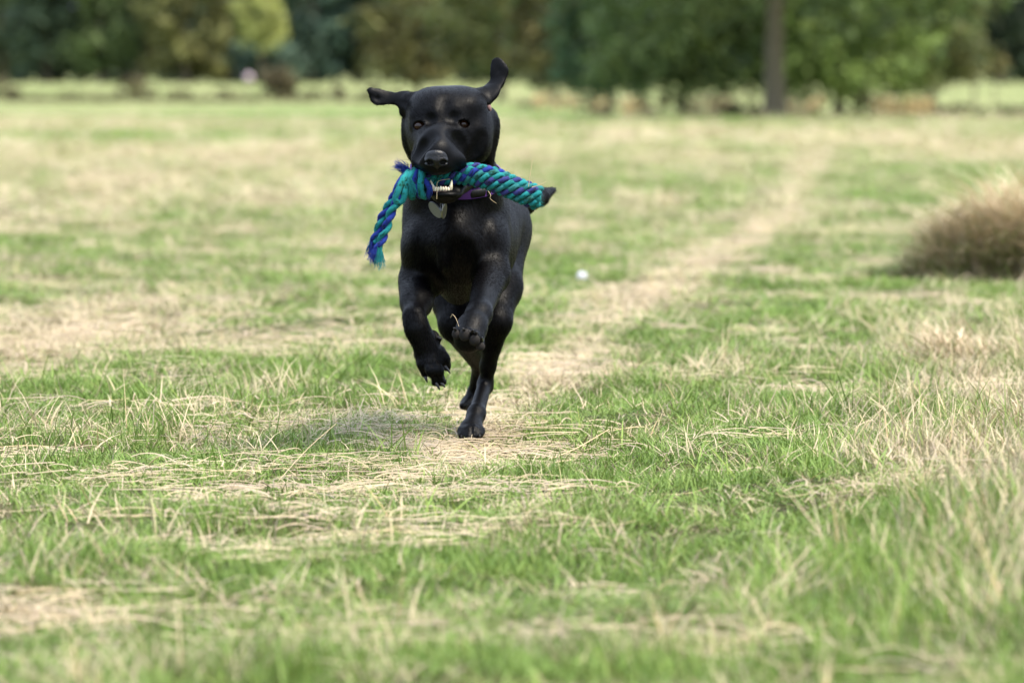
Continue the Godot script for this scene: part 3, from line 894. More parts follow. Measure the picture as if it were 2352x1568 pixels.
func make_dog():
	var dog := base("dog", Vector3.ZERO)
	tag(dog, "black short-haired dog galloping towards us with a rope toy in its jaws, ears flying", "dog")
	head_f = build_head()
	body_f = build_body()
	var mb := MB.new()
	head_f.nets(mb)
	var n_head := mb.v.size()
	body_f.nets(mb)
	put("body", mb.done(), M.black_fur, dog)
	# coat of short hairs
	var hm := MB.new()
	for k in 4:
		var u := k / 3.0
		var w := 0.5 * (1.0 - u * 0.9)
		hm.vert(Vector3(-w, 0.12 * sin(u * 2.4), u), Vector3(0, 1, 0))
		hm.vert(Vector3(w, 0.12 * sin(u * 2.4), u), Vector3(0, 1, 0))
	for k in 3: hm.quad(k * 2, k * 2 + 1, k * 2 + 3, k * 2 + 2)
	var xf := []
	var cols := PackedColorArray()
	var keep := Basis.IDENTITY
	for i in mb.v.size():
		var p := mb.v[i]
		var nn := mb.n[i]
		if nn.z < -0.45: continue
		var l_scale := 1.0
		var tries := HAIRS_HEAD if i < n_head else HAIRS_BODY
		if i < n_head and p.y < at(0, 395, 0).y + 0.004 and p.z > 0.0: tries *= 0.15
		if i < n_head and p.distance_to(at(1003, 352, 0.1)) < 0.05: l_scale = 0.5
		if i < n_head and (p.x < at(930, 0, 0).x and p.y > at(0, 262, 0).y or p.y > at(0, 200, 0).y or p.x > at(1118, 0, 0).x and p.y > at(0, 240, 0).y): l_scale = 0.45
		if i < n_head and p.distance_to(at(1002, 366, 0.1)) < 0.024: continue
		if i < n_head and (p.distance_to(at(965, 289, 0.024)) < 0.0135 or p.distance_to(at(1063, 285, 0.022)) < 0.0135): continue
		if i >= n_head and (p.y < 0.14 or p.z > -0.02): l_scale = 0.5
		if i < n_head and p.z < -0.045 and p.y < at(0, 270, 0).y: l_scale = 1.7
		while tries > 0.0:
			if tries < 1.0 and rng.randf() > tries: break
			tries -= 1.0
			var q := p + Vector3(rng.randf_range(-1, 1), rng.randf_range(-1, 1), rng.randf_range(-1, 1)) * (0.0015 if i < n_head else 0.003)
			q -= nn * ((q - p).dot(nn) + 0.0006)
			var fl := coat(p) + Vector3(rng.randf_range(-1, 1), rng.randf_range(-1, 1), rng.randf_range(-1, 1)) * 0.22
			fl = (fl - nn * fl.dot(nn))
			if fl.length() < 0.05: continue
			fl = (fl.normalized() + nn * rng.randf_range(0.04, 0.22)).normalized()
			var sd := fl.cross(nn).normalized()
			var up := sd.cross(fl).normalized()
			var l := rng.randf_range(0.0028, 0.0055) if i < n_head else rng.randf_range(0.0045, 0.008)
			var w := 0.00045 if i < n_head else 0.00065
			l *= l_scale
			xf.append(Transform3D(Basis(sd * w, up * l, fl * l), q))
			var b := rng.randf_range(0.5, 1.6)
			cols.push_back(Color(b * rng.randf_range(1.0, 1.25), b, b * rng.randf_range(0.85, 1.05)))
	M.black_hair.vertex_color_use_as_albedo = true
	tag(copies("fur", hm.done(), M.black_hair, xf, cols, dog), "", "", "", "stuff")
	# nose, eyes
	put("nose", nostril_nose(), M.nose_leather, dog)
	for e in [[965.0, 289.5, 0.0228], [1063.5, 285.5, 0.0212]]:
		var c := at(e[0], e[1], e[2])
		var b := MB.new()
		b.ball(c, Basis.IDENTITY, Vector3(0.0104, 0.0104, 0.0104), 20, 14)
		var eye := put("eye", b.done(), M.eye_brown, dog)
		var look := (Vector3(0.02, 0.5, 9.0) - c).normalized()
		var pm := MB.new()
		pm.ball(c + look * 0.0061, Basis(Quaternion(Vector3.BACK, look)), Vector3(0.0046, 0.0046, 0.0042), 16, 10)
		put("pupil", pm.done(), M.pupil, eye)
	# teeth and gum of the lower jaw
	var gm := MB.new()
	gm.tube(spline([at(992, 438, 0.050), at(1001, 441, 0.062), at(1016, 442, 0.067), at(1031, 441, 0.062), at(1046, 436, 0.046)], 16), rads(0.0042, 0.0042, 16), 8, Color.WHITE, 0.9)
	put("gum", gm.done(), M.gum, dog)
	put("canine_tooth", cone_mesh(spline([at(997, 436, 0.060), at(993, 426, 0.062), at(988.5, 414.5, 0.058)], 6), 0.0044, 0.0010), M.tooth, dog)
	put("canine_tooth", cone_mesh(spline([at(1033, 436, 0.060), at(1036, 426, 0.062), at(1037.5, 414, 0.058)], 6), 0.0044, 0.0010), M.tooth, dog)
	for k in 6:
		var u := k / 5.0
		var x := lerpf(1000.5, 1029.5, u)
		var tb := MB.new()
		tb.ball(at(x, 434.0 - 1.2 * sin(u * PI) + 0.5 * (k % 2), 0.0655 + 0.005 * sin(u * PI)), turn((0.5 - u) * 30, 0, (u - 0.5) * 14), Vector3(0.0022, 0.0040 - 0.0004 * (k % 2), 0.0020), 10, 8)
		put("incisor_tooth", tb.done(), M.tooth, dog)
	var tg := MB.new()
	tg.ball(at(1016, 428, 0.030), turn(0, 12, 0), Vector3(0.012, 0.006, 0.03), 16, 10)
	put("tongue", tg.done(), M.gum, dog)
	# soles and claws of the raised paw
	for t in [[1047.5, 768.0, 9.0, 11.5, 0.0905, -14.0], [1066.5, 769.5, 11.5, 13.5, 0.1005, -4.0], [1090, 781.0, 12.0, 12.5, 0.0985, 22.0], [1103.5, 795.5, 10.0, 10.0, 0.088, 35.0]]:
		var b := MB.new()
		b.ball(at(t[0], t[1], t[4]), turn(0, 10, -t[5]), Vector3(px(t[2]) * 1.08, px(t[3]) * 1.05, 0.0065), 16, 12)
		put("toe_pad", b.done(), M.paw_pad, dog)
	for t in [[1046, 757, 1041, 751, 0.094], [1066, 757, 1062, 752.5, 0.104], [1085, 761, 1087, 755, 0.103], [1093, 766, 1096, 760, 0.100], [1106, 779, 1108, 773, 0.092]]:
		put("claw", cone_mesh(spline([at(t[0], t[1] + 3, t[4] - 0.004), at(t[0], t[1], t[4] + 0.002), at(t[2] * 0.6 + t[0] * 0.4, t[3] * 0.6 + t[1] * 0.4, t[4] + 0.008)], 4), 0.0034, 0.0015), M.claw, dog)
	# claws of the hanging paw and of the planted one
	for t in [[977, 866, 981, 878, -0.046], [1002, 880, 1010, 895, -0.036], [1014, 880, 1022, 889, -0.036], [1022, 842, 1034, 857, -0.040], [1006, 775, 1015, 779, -0.046]]:
		put("claw", cone_mesh(spline([at(t[0], t[1], t[4]), at(t[0] * 0.4 + t[2] * 0.6, t[1] * 0.45 + t[3] * 0.55, t[4] + 0.002), at(t[2], t[3], t[4] - 0.001)], 4), 0.0030, 0.0008), M.claw, dog)
	for t in [[1061, 1000], [1074, 1003], [1089, 1003], [1102, 999]]:
		put("claw", cone_mesh(spline([at(t[0], t[1], -0.325), at(t[0] - 1, t[1] + 3, -0.312)], 3), 0.0028, 0.0010), M.claw, dog)
	make_collar(dog)
	var ei := MB.new()
	ei.ball(at(1121, 246, -0.040), turn(20, 0, 20), Vector3(0.0050, 0.0085, 0.006), 12, 8)
	put("inner_ear", ei.done(), M.ear_skin, dog)
	# whiskers
	for t in [[955, 372, 0.06, 930, 366, 908, 372], [957, 378, 0.06, 934, 378, 915, 386], [960, 384, 0.06, 940, 390, 925, 402], [1062, 372, 0.055, 1086, 358, 1108, 356], [1060, 380, 0.055, 1082, 372, 1102, 374], [966, 268, 0.04, 950, 252, 943, 240]]:
		put("whisker", cone_mesh(spline([at(t[0], t[1], t[2]), at(t[3], t[4], t[2] + 0.01), at(t[5], t[6], t[2] + 0.005)], 8), 0.00028, 0.0001, 4), M.black_hair, dog)

const HAIRS_HEAD := 1.7
const HAIRS_BODY := 3.0

func skin_dist(p: Vector3) -> float:
	var a := body_f.value(p)
	return minf(a, head_f.value(p))

func make_collar(dog: Node3D):
	# a webbing band that follows the neck
	var c := at(1044, 412, -0.125)
	var n := 72
	var mid := PackedVector3Array()
	var out := PackedVector3Array()
	for k in n + 1:
		var a := TAU * k / n
		var dirn := Vector3(sin(a), -0.42 * cos(a) - 0.10 * sin(a), cos(a)).normalized()
		var r := 0.02
		while r < 0.14 and skin_dist(c + dirn * r) < 0.0: r += 0.001
		mid.push_back(c + dirn * (r + 0.0025))
		out.push_back(dirn)
	# smooth it
	for s in 4:
		var m2 := mid.duplicate()
		for k in n + 1:
			m2[k] = (mid[posmod(k - 1, n)] + mid[k % n] * 2.0 + mid[posmod(k + 1, n)]) * 0.25
		mid = m2
	var mb := MB.new()
	var w := 0.0085
	for k in n + 1:
		var tan := (mid[(k + 1) % n] - mid[posmod(k - 1, n)]).normalized()
		var up := tan.cross(out[k]).normalized()
		var o := up.cross(tan).normalized()
		if o.dot(out[k]) < 0: o = -o
		if up.y < 0: up = -up
		for q in [[w, 0.0004, 0.0], [w * 0.9, 0.0016, 0.06], [-w * 0.9, 0.0016, 0.94], [-w, 0.0004, 1.0], [-w, -0.001, 1.0], [w, -0.001, 0.0]]:
			mb.vert(mid[k] + up * q[0] + o * q[1], o if q[1] > 0.001 else (up * signf(q[0])), Vector2(k * 0.35, q[2]))
	for k in n:
		for j in 6:
			var a0 := k * 6 + j
			var a1 := k * 6 + (j + 1) % 6
			mb.quad(a0, a1, a1 + 6, a0 + 6)
	var collar := put("collar", mb.done(), M.purple_webbing, dog)
	# buckle on the right of the throat
	for seg in [[6, 10, 0.0088, 0.005], [12, 12, 0.0095, 0.004]]:
		var bb := MB.new()
		var pts := PackedVector3Array()
		for k in range(seg[0], seg[1] + 2): pts.push_back(mid[k] + out[k] * 0.002)
		bb.tube(pts, rads(seg[2], seg[2], pts.size() - 1), 12, Color.WHITE, 1.0)
		# flatten the tube against the neck
		for i in bb.v.size():
			var near_k := 0
			var best := 9.0
			for k in range(seg[0], seg[1] + 2):
				var dd := bb.v[i].distance_to(mid[k])
				if dd < best: best = dd; near_k = k
			var off := (bb.v[i] - mid[near_k]).dot(out[near_k])
			bb.v[i] -= out[near_k] * (off * 0.78)
		put("buckle", bb.done(), M.black_plastic, collar)
	# tags hang from a ring
	var hang := at(1014, 474, -0.048)
	var ringm := MB.new()
	var rp := PackedVector3Array()
	for k in 19: rp.push_back(hang + Vector3(0.002 * sin(TAU * k / 18), 0.006 * cos(TAU * k / 18) , 0.006 * sin(TAU * k / 18)))
	ringm.tube(rp, rads(0.0007, 0.0007, 18), 6)
	put("split_ring", ringm.done(), M.steel, collar)
	for t in [[Vector3(-0.0095, -0.0050, 0.008), turn(-52, 28, 32), 0.0150, "steel", "name_tag"], [Vector3(0.0040, -0.0070, 0.008), turn(72, 10, 14), 0.0125, "brass", "licence_tag"]]:
		var d := MB.new()
		var b: Basis = t[1]
		var c0: Vector3 = hang + t[0]
		var prof := [[0.0, 0.0007], [0.86, 0.0007], [0.90, 0.0011], [0.97, 0.0011], [1.0, 0.0005], [1.0, -0.0005], [0.97, -0.0011], [0.90, -0.0011], [0.86, -0.0007], [0.0, -0.0007]]
		for j in prof.size() - 1:
			for s in 28:
				var ids := []
				for e in [[0, 0], [0, 1], [1, 1], [1, 0]]:
					var pr = prof[j + e[0]]
					var a: float = TAU * (s + e[1]) / 28.0
					var p0 = prof[j]; var p1 = prof[j + 1]
					var nl := Vector2(p0[1] - p1[1], -(p0[0] - p1[0])).normalized() * (-1.0)
					if p0[0] == 0.0 : nl = Vector2(0, 1)
					if p1[0] == 0.0: nl = Vector2(0, -1)
					ids.append(d.vert(c0 + b * Vector3(cos(a) * pr[0] * t[2] * 0.82, sin(a) * pr[0] * t[2], pr[1]), b * Vector3(cos(a) * absf(nl.x), sin(a) * absf(nl.x), nl.y).normalized()))
				d.quad(ids[0], ids[1], ids[2], ids[3])
		put(t[4], d.done(), M[t[3]], collar)

# ------------------------------------------------------------------ rope toy
# frames along a curve, carried without twist
func frames(p: PackedVector3Array) -> Array:
	var out := []
	var nx := Vector3.ZERO
	for k in p.size():
		var t := (p[mini(k + 1, p.size() - 1)] - p[maxi(k - 1, 0)]).normalized()
		if k == 0: nx = t.cross(Vector3.UP).normalized()
		nx = (nx - t * nx.dot(t)).normalized()
		out.append([nx, t.cross(nx), t])
	return out

func fray(mb: MB, p: Vector3, dirn: Vector3, n: int, l: float, spread: float, r := 0.00032, start := 0.003):
	for k in n:
		var a := p + Vector3(rng.randf_range(-1, 1), rng.randf_range(-1, 1), rng.randf_range(-1, 1)) * start
		var v := (dirn + Vector3(rng.randfn(), rng.randfn(), rng.randfn()) * spread).normalized()
		var w := (dirn + Vector3(rng.randfn(), rng.randfn(), rng.randfn()) * spread * 1.5 + Vector3(0, -0.25, 0)).normalized()
		var ll := l * rng.randf_range(0.45, 1.1)
		mb.tube(spline([a, a + v * ll * 0.5, a + v * ll * 0.5 + w * ll * 0.5], 5), rads(r * rng.randf_range(0.8, 1.6), r * 0.5, 5), 4, Color.WHITE, 1.0, 60.0, false)

func strand(toy: Node3D, pts: PackedVector3Array, r: float, colour: String, taper := 1.0, fuzz := 0.6):
	var mb := MB.new()
	var rr := PackedFloat32Array()
	for k in pts.size():
		var u := float(k) / (pts.size() - 1)
		rr.push_back(r * lerpf(1.0, taper, u) * (1.0 + 0.05 * sin(k * 1.7) + 0.04 * sin(k * 0.63)))
	mb.tube(pts, rr, 10, Color.WHITE, 1.0, 32.0)
	# loose fibres lifting off the yarn
	for k in int(pts.size() * fuzz):
		var i := rng.randi() % (pts.size() - 1)
		var o := Vector3(rng.randfn(), rng.randfn(), rng.randfn()).normalized()
		var t := (pts[i + 1] - pts[i]).normalized()
		o = (o - t * o.dot(t)).normalized()
		fray(mb, pts[i] + o * r * 0.9, (o + t * rng.randf_range(-1.5, 1.5)).normalized(), 1, 0.006, 0.4, 0.00016, 0.0004)
	return put("strand", mb.done(), M[colour], toy)

func plait(c: PackedVector3Array, radius: PackedFloat32Array, lead: float, cols: Array, toy: Node3D):
	var fr := frames(c)
	var run := PackedFloat32Array([0.0])
	for k in range(1, c.size()): run.push_back(run[k - 1] + c[k].distance_to(c[k - 1]))
	for s in cols.size():
		var pts := PackedVector3Array()
		for k in c.size():
			# every strand climbs over one neighbour and dives under the next
			var w := TAU * run[k] / lead
			var a := TAU * s / cols.size() - w
			var beat := 2.0 * TAU * run[k] / 0.0185 * 0.5 + (PI if s % 2 == 1 else 0.0)
			var rad := radius[k] * (0.755 + 0.135 * sin(beat))
			a += 0.20 * cos(beat)
			pts.push_back(c[k] + (fr[k][0] * cos(a) + fr[k][1] * sin(a)) * rad)
		strand(toy, pts, radius[c.size() / 2] * 0.24, cols[s])

func twist(c: PackedVector3Array, off: float, r: float, lead: float, cols: Array, toy: Node3D, taper := 0.9):
	var fr := frames(c)
	for s in cols.size():
		var pts := PackedVector3Array()
		var run := 0.0
		for k in c.size():
			if k > 0: run += c[k].distance_to(c[k - 1])
			var a := TAU * run / lead + TAU * s / cols.size()
			pts.push_back(c[k] + (fr[k][0] * cos(a) + fr[k][1] * sin(a)) * off)
		strand(toy, pts, r, cols[s], taper)

func make_toy():
	var toy := base("rope_toy", Vector3.ZERO)
	tag(toy, "braided teal and blue rope toy gripped in the dog's mouth, frayed ends dangling", "dog toy")
	var T := "teal_yarn"
	var B := "blue_yarn"
	# the stout plait through the jaws
	var c := spline([at(940, 423, 0.052), at(968, 414, 0.046), at(1022, 404, 0.040), at(1074, 400, 0.042), at(1124, 409, 0.052), at(1176, 430, 0.058), at(1236, 455, 0.060)], 240)
	var rad := PackedFloat32Array()
	for k in 241:
		var u := k / 240.0
		rad.push_back(px(lerpf(27, 20, smoothstep(0.0, 0.26, u)) + 7.0 * smoothstep(0.35, 0.6, u)))
	plait(c, rad, 0.165, ["worn_teal_yarn", "worn_blue_yarn", T, "worn_teal_yarn", T, "worn_blue_yarn", T, B, "worn_teal_yarn", T, "worn_blue_yarn", T], toy)
	strand(toy, c, px(17), T, 1.0, 0.0)
	# the cut end of the plait
	var e := c[240]
	var ed := (c[240] - c[234]).normalized()
	for a in [[T, 70, 0.5], [B, 30, 0.5]]:
		var mb := MB.new()
		for k in 7:
			var o := Vector3(0, 0.011 * cos(k * 0.9), 0.011 * sin(k * 0.9))
			mb.ball(e + o - ed * 0.002, turn(k * 40, k * 25, 0), Vector3(0.0058, 0.0062, 0.0058), 10, 8)
			if a[0] == B and k > 1: break
			fray(mb, e + o, ed, int(a[1] / 7.0), 0.008, 0.6, 0.00022, 0.004)
		put("frayed_end", mb.done(), M[a[0]], toy)
	# the knot at the other end: turns of strand round the plait
	for a in [[930, 421, 26, T, 8.0, -14.0], [944, 421, 30, T, 8.5, -6.0], [957, 421, 29, B, 8.0, 6.0], [968, 421, 30, T, 8.5, 12.0], [978, 424, 27, B, 7.0, 18.0]]:
		var pts := PackedVector3Array()
		var cc := at(a[0], a[1], 0.052)
		var b := turn(0, 0, a[5])
		for k in 33:
			var w := TAU * k / 32.0
			pts.push_back(cc + b * Vector3(0.004 * sin(w * 2.0 + a[0]), px(a[2]) * cos(w), px(a[2]) * 0.9 * sin(w)))
		strand(toy, pts, px(a[4]), a[3])
	# a loose loop hanging from the knot
	strand(toy, spline([at(936, 398, 0.062), at(925, 412, 0.076), at(915, 436, 0.080), at(908, 455, 0.078), at(915, 466, 0.076), at(926, 458, 0.078), at(931, 438, 0.080), at(934, 420, 0.074)], 40), px(7.2), T)
	strand(toy, spline([at(932, 400, 0.055), at(921, 410, 0.062), at(911, 428, 0.066), at(906, 446, 0.064), at(914, 462, 0.062), at(926, 462, 0.060)], 30), px(6.0), B)
	# two twisted tails
	twist(spline([at(926, 418, 0.062), at(914, 438, 0.062), at(900, 458, 0.060), at(888, 480, 0.058), at(875, 504, 0.056), at(867, 532, 0.055), at(857, 556, 0.055)], 60), px(5.0), px(6.3), 0.036, [B, T], toy)
	twist(spline([at(921, 452, 0.072), at(905, 474, 0.072), at(894, 500, 0.070), at(886, 528, 0.068), at(874, 556, 0.067), at(867, 572, 0.067)], 60), px(5.2), px(6.6), 0.040, [T, B], toy)
	for a in [[856, 557, 0.055, B, 80, 0.024, -0.25], [858, 553, 0.052, T, 50, 0.018, -0.4], [866, 571, 0.068, B, 100, 0.024, -0.5], [871, 571, 0.070, T, 90, 0.030, -0.05]]:
		var mb := MB.new()
		fray(mb, at(a[0], a[1], a[2]), Vector3(a[6], -1, 0.1).normalized(), a[4], a[5], 0.2, 0.00048, 0.0036)
		put("frayed_end", mb.done(), M[a[3]], toy)
	# the tuft sticking up behind the knot
	var tf := MB.new()
	tf.tube(spline([at(952, 404, 0.045), at(942, 396, 0.048), at(934, 388, 0.050)], 8), rads(px(7), px(4), 8), 8)
	fray(tf, at(936, 391, 0.050), Vector3(-0.75, 0.45, 0.1).normalized(), 110, 0.024, 0.28, 0.00045, 0.0036)
	put("frayed_end", tf.done(), M.blue_yarn, toy)
	var tk := MB.new()
	fray(tk, at(941, 412, 0.082), Vector3(0.35, -0.9, 0.2).normalized(), 46, 0.026, 0.2, 0.0003, 0.003)
	put("frayed_end", tk.done(), M.teal_yarn, toy)

# ------------------------------------------------------------------ grass
# one blade bent over along its length, added to a mesh
func blade(mb: MB, root: Vector3, yaw: float, hgt: float, wid: float, lean: float, droop: float, col: Color, tip: Color, segs := 3):
	var dirn := Vector3(cos(yaw), 0, sin(yaw))
	var side := Vector3(-sin(yaw), 0, cos(yaw))
	side = side.rotated(Vector3.UP, rng.randf_range(-0.9, 0.9))
	var first := mb.v.size()
	for k in segs + 1:
		var u := float(k) / segs
		var p := root + dirn * (hgt * (lean * u + droop * u * u)) + Vector3.UP * (hgt * (u - 0.42 * droop * u * u))
		var hw := wid * 0.5 * (1.0 - 0.85 * u * u)
		var nn := (side.cross(dirn * (lean + 2.0 * droop * u) + Vector3.UP * (1.0 - 0.84 * droop * u))).normalized()
		var c := col.lerp(tip, u * u)
		if k == segs:
			mb.vert(p, nn, Vector2.ZERO, c)
		else:
			mb.vert(p - side * hw, nn, Vector2.ZERO, c)
			mb.vert(p + side * hw, nn, Vector2.ZERO, c)
	for k in segs - 1:
		mb.quad(first + k * 2, first + k * 2 + 1, first + k * 2 + 3, first + k * 2 + 2)
	mb.tri(first + (segs - 1) * 2, first + (segs - 1) * 2 + 1, first + segs * 2)

func clump(n: int, spread: float, h_lo: float, h_hi: float, wid: float, lean: float, droop: float, kind: int, segs := 3) -> ArrayMesh:
	var mb := MB.new()
	for k in n:
		var r := spread * sqrt(rng.randf())
		var a := rng.randf() * TAU
		var b := rng.randf_range(0.72, 1.28)
		var col := Color(b, b, b)
		if kind == 0:
			var q := rng.randf()
			if q < 0.10: col = Color(2.6, 1.35, 2.0) * b       # a bleached blade among the green
			elif q < 0.22: col = Color(1.5, 1.15, 0.9) * b
			else: col = Color(b * rng.randf_range(0.85, 1.2), b, b * 0.9)
		else:
			col = Color(b, b * rng.randf_range(0.93, 1.03), b * rng.randf_range(0.82, 1.12))
		var tip := col * (1.25 if kind == 0 else 1.1)
		if kind == 0 and rng.randf() < 0.25: tip = Color(col.r * 2.2, col.g * 1.35, col.b * 1.6)
		blade(mb, Vector3(r * cos(a), -0.004, r * sin(a)), rng.randf() * TAU, rng.randf_range(h_lo, h_hi), wid * rng.randf_range(0.7, 1.3), rng.randf_range(0.05, lean), rng.randf_range(0.1, droop), col, tip, segs)
	return mb.done()

# stems lying flat, bent and crossing
func litter(n: int, spread: float, l_lo: float, l_hi: float, wid: float, swing: float) -> ArrayMesh:
	var mb := MB.new()
	for k in n:
		var c := Vector3(rng.randf_range(-1, 1) * spread, rng.randf_range(0.001, 0.012), rng.randf_range(-1, 1) * spread * 0.7)
		var yaw := rng.randfn(0.0, swing)
		var l := rng.randf_range(l_lo, l_hi)
		var bend := rng.randf_range(-0.9, 0.9)
		var kink := rng.randf_range(-0.5, 0.5) if rng.randf() < 0.3 else 0.0
		var up := rng.randfn(0.05, 0.22)
		var w := wid * rng.randf_range(0.55, 1.35)
		var b := rng.randf_range(0.7, 1.2)
		var col := Color(b, b * rng.randf_range(0.93, 1.03), b * rng.randf_range(0.8, 1.15))
		var p := c
		var segs := 6
		var first := mb.v.size()
		for s in segs + 1:
			var u := float(s) / segs
			var a := yaw + bend * (u - 0.5) + (kink if u > 0.5 else 0.0)
			var dirn := Vector3(cos(a), up * (1.0 - 2.0 * u * u), sin(a))
			if s > 0: p += dirn * (l / segs)
			p.y = maxf(p.y, 0.001)
			var side := Vector3(-sin(a), 0, cos(a)) * w * 0.5 * (1.0 - 0.6 * u)
			mb.vert(p - side, Vector3(sin(a) * 0.7, 0.7, -cos(a) * 0.7), Vector2.ZERO, col)
			mb.vert(p + Vector3.UP * w * 0.45, Vector3.UP, Vector2.ZERO, col)
			mb.vert(p + side, Vector3(-sin(a) * 0.7, 0.7, cos(a) * 0.7), Vector2.ZERO, col)
		for s in segs:
			var q := first + s * 3
			mb.quad(q, q + 1, q + 4, q + 3)
			mb.quad(q + 1, q + 2, q + 5, q + 4)
	return mb.done()

func stand(x: float, z: float, s: float, sy: float, tilt := 0.12) -> Transform3D:
	var b := Basis(Vector3.UP, rng.randf() * TAU)
	b = Basis(Vector3(rng.randf_range(-1, 1), 0, rng.randf_range(-1, 1)).normalized(), rng.randf() * tilt) * b
	b = b * Basis.from_scale(Vector3(s, s * sy, s))
	return Transform3D(b, Vector3(x, height(x, z), z))

func make_grass():
	var bands := [[4.6, 13.0, 560.0, 1.0, 1.1], [13.0, 24.0, 260.0, 1.35, 1.2], [24.0, 48.0, 85.0, 2.3, 1.5], [48.0, 105.0, 18.0, 4.6, 3.0]]
	var green := []
	var dry := []
	var long_green := []
	var flat := []
	for k in 8: green.append(clump(54, 0.052, 0.011, 0.034, 0.0015, 0.55, 0.8, 0))
	for k in 6: dry.append(clump(36, 0.055, 0.010, 0.042, 0.0015, 0.9, 1.1, 1))
	for k in 5: long_green.append(clump(16, 0.045, 0.035, 0.085, 0.0021, 0.6, 0.9, 0))
	for k in 6: flat.append(litter(12, 0.075, 0.025, 0.10, 0.0020, 1.1))
	var gx := []; var gc := []; var dx := []; var dc := []; var lx := []; var lc := []; var fx := []; var fc := []
	for k in green.size(): gx.append([]); gc.append(PackedColorArray())
	for k in dry.size(): dx.append([]); dc.append(PackedColorArray())
	for k in long_green.size(): lx.append([]); lc.append(PackedColorArray())
	for k in flat.size(): fx.append([]); fc.append(PackedColorArray())
	var paw := at(1082, 1003, -0.32)
	for b in bands:
		var d: float = b[0]
		while d < b[1]:
			var dd := minf(0.25 * b[3], b[1] - d)
			var hw := 0.0885 * (d + dd) + 0.45 + 0.03 * d
			var n := int(2.0 * hw * dd * b[2])
			for k in n:
				var x := rng.randf_range(-hw, hw)
				var z: float = EYE_Z - d - rng.randf() * dd
				if absf(x - paw.x) < 0.035 and z > paw.z - 0.05 and z < paw.z + 0.06: continue
				var t := dryness(x, z)
				var sc := straw_cover(x, z)
				var s: float = b[3] * rng.randf_range(0.8, 1.25)
				var tone := 1.0 + 0.25 * noise_b.get_noise_2d(x * 1.7 + 40.0, z * 1.7)
				var bank := smoothstep(0.35, 0.95, x - 0.02 * d + 0.25 * noise_b.get_noise_2d(x + 5.0, z) + 0.35 * smoothstep(9.0, 6.0, d)) * (1.0 - smoothstep(10.0, 17.0, d))
				if rng.randf() < clampf(sc * 0.50, 0.0, 0.62):
					# flattened straw
					var j := rng.randi() % flat.size()
					var yw := rng.randfn(0.2, 1.0)
					fx[j].append(Transform3D(Basis(Vector3.UP, yw + (PI if rng.randf() < 0.5 else 0.0)) * Basis.from_scale(Vector3.ONE * minf(s, 1.9)), Vector3(x, height(x, z) + 0.001 + rng.randf() * 0.009, z)))
					fc[j].append(Color(0.46, 0.375, 0.245) * (tone * rng.randf_range(0.75, 1.15)))
					if rng.randf() < 0.4: continue
				var hs: float = 0.87 * (1.0 + 0.6 * bank) / pow(b[3], 0.35)
				hs *= 1.0 + 1.1 * noise_a.get_noise_2d(x * 6.0 + 20.0, z * 5.0)
				hs *= 1.0 - 0.45 * clampf(sc, 0.0, 1.0)
				hs *= 1.0 - 0.35 * smoothstep(10.5, 14.0, d) * (1.0 - bank)
				if rng.randf() < (0.12 + 0.66 * smoothstep(0.2, 1.0, t)):
					var j := rng.randi() % dry.size()
					dx[j].append(stand(x, z, s, hs, 0.5))
					dc[j].append(Color(0.52, 0.44, 0.28).lerp(Color(0.55, 0.44, 0.31), rng.randf()) * (tone * rng.randf_range(0.8, 1.15)))
				else:
					var j := rng.randi() % green.size()
					gx[j].append(stand(x, z, s, hs, 0.25))
					gc[j].append(blade_green(t, rng.randf()) * tone)
				if rng.randf() < 0.05 + 0.22 * bank:
					var j := rng.randi() % long_green.size()
					lx[j].append(stand(x, z, s, hs, 0.3))
					lc[j].append((blade_green(t, rng.randf()) * 1.05 if rng.randf() > 0.25 + t * 0.7 else Color(0.54, 0.45, 0.29)) * tone)
			d += dd
	for j in green.size(): tag(copies("grass", green[j], M.grass_blades, gx[j], gc[j]), "short green pasture grass all over the field", "grass", "", "stuff")
	for j in long_green.size(): tag(copies("long_grass", long_green[j], M.grass_blades, lx[j], lc[j]), "longer blades of grass standing out of the turf", "grass", "", "stuff")
	for j in dry.size(): tag(copies("dry_grass", dry[j], M.straw_blades, dx[j], dc[j]), "bleached dry grass standing among the green", "dry grass", "", "stuff")
	for j in flat.size(): tag(copies("straw", flat[j], M.straw_blades, fx[j], fc[j]), "flattened straw strewn along the trodden path", "straw", "", "stuff")

# ------------------------------------------------------------------ small things
func stem(label: String, pts: Array, r: float):
	var mb := MB.new()
	mb.tube(spline(pts, 16), rads(r, r * 0.5, 16), 5)
	tag(put("dry_straw", mb.done(), M.dry_stem), label, "straw")

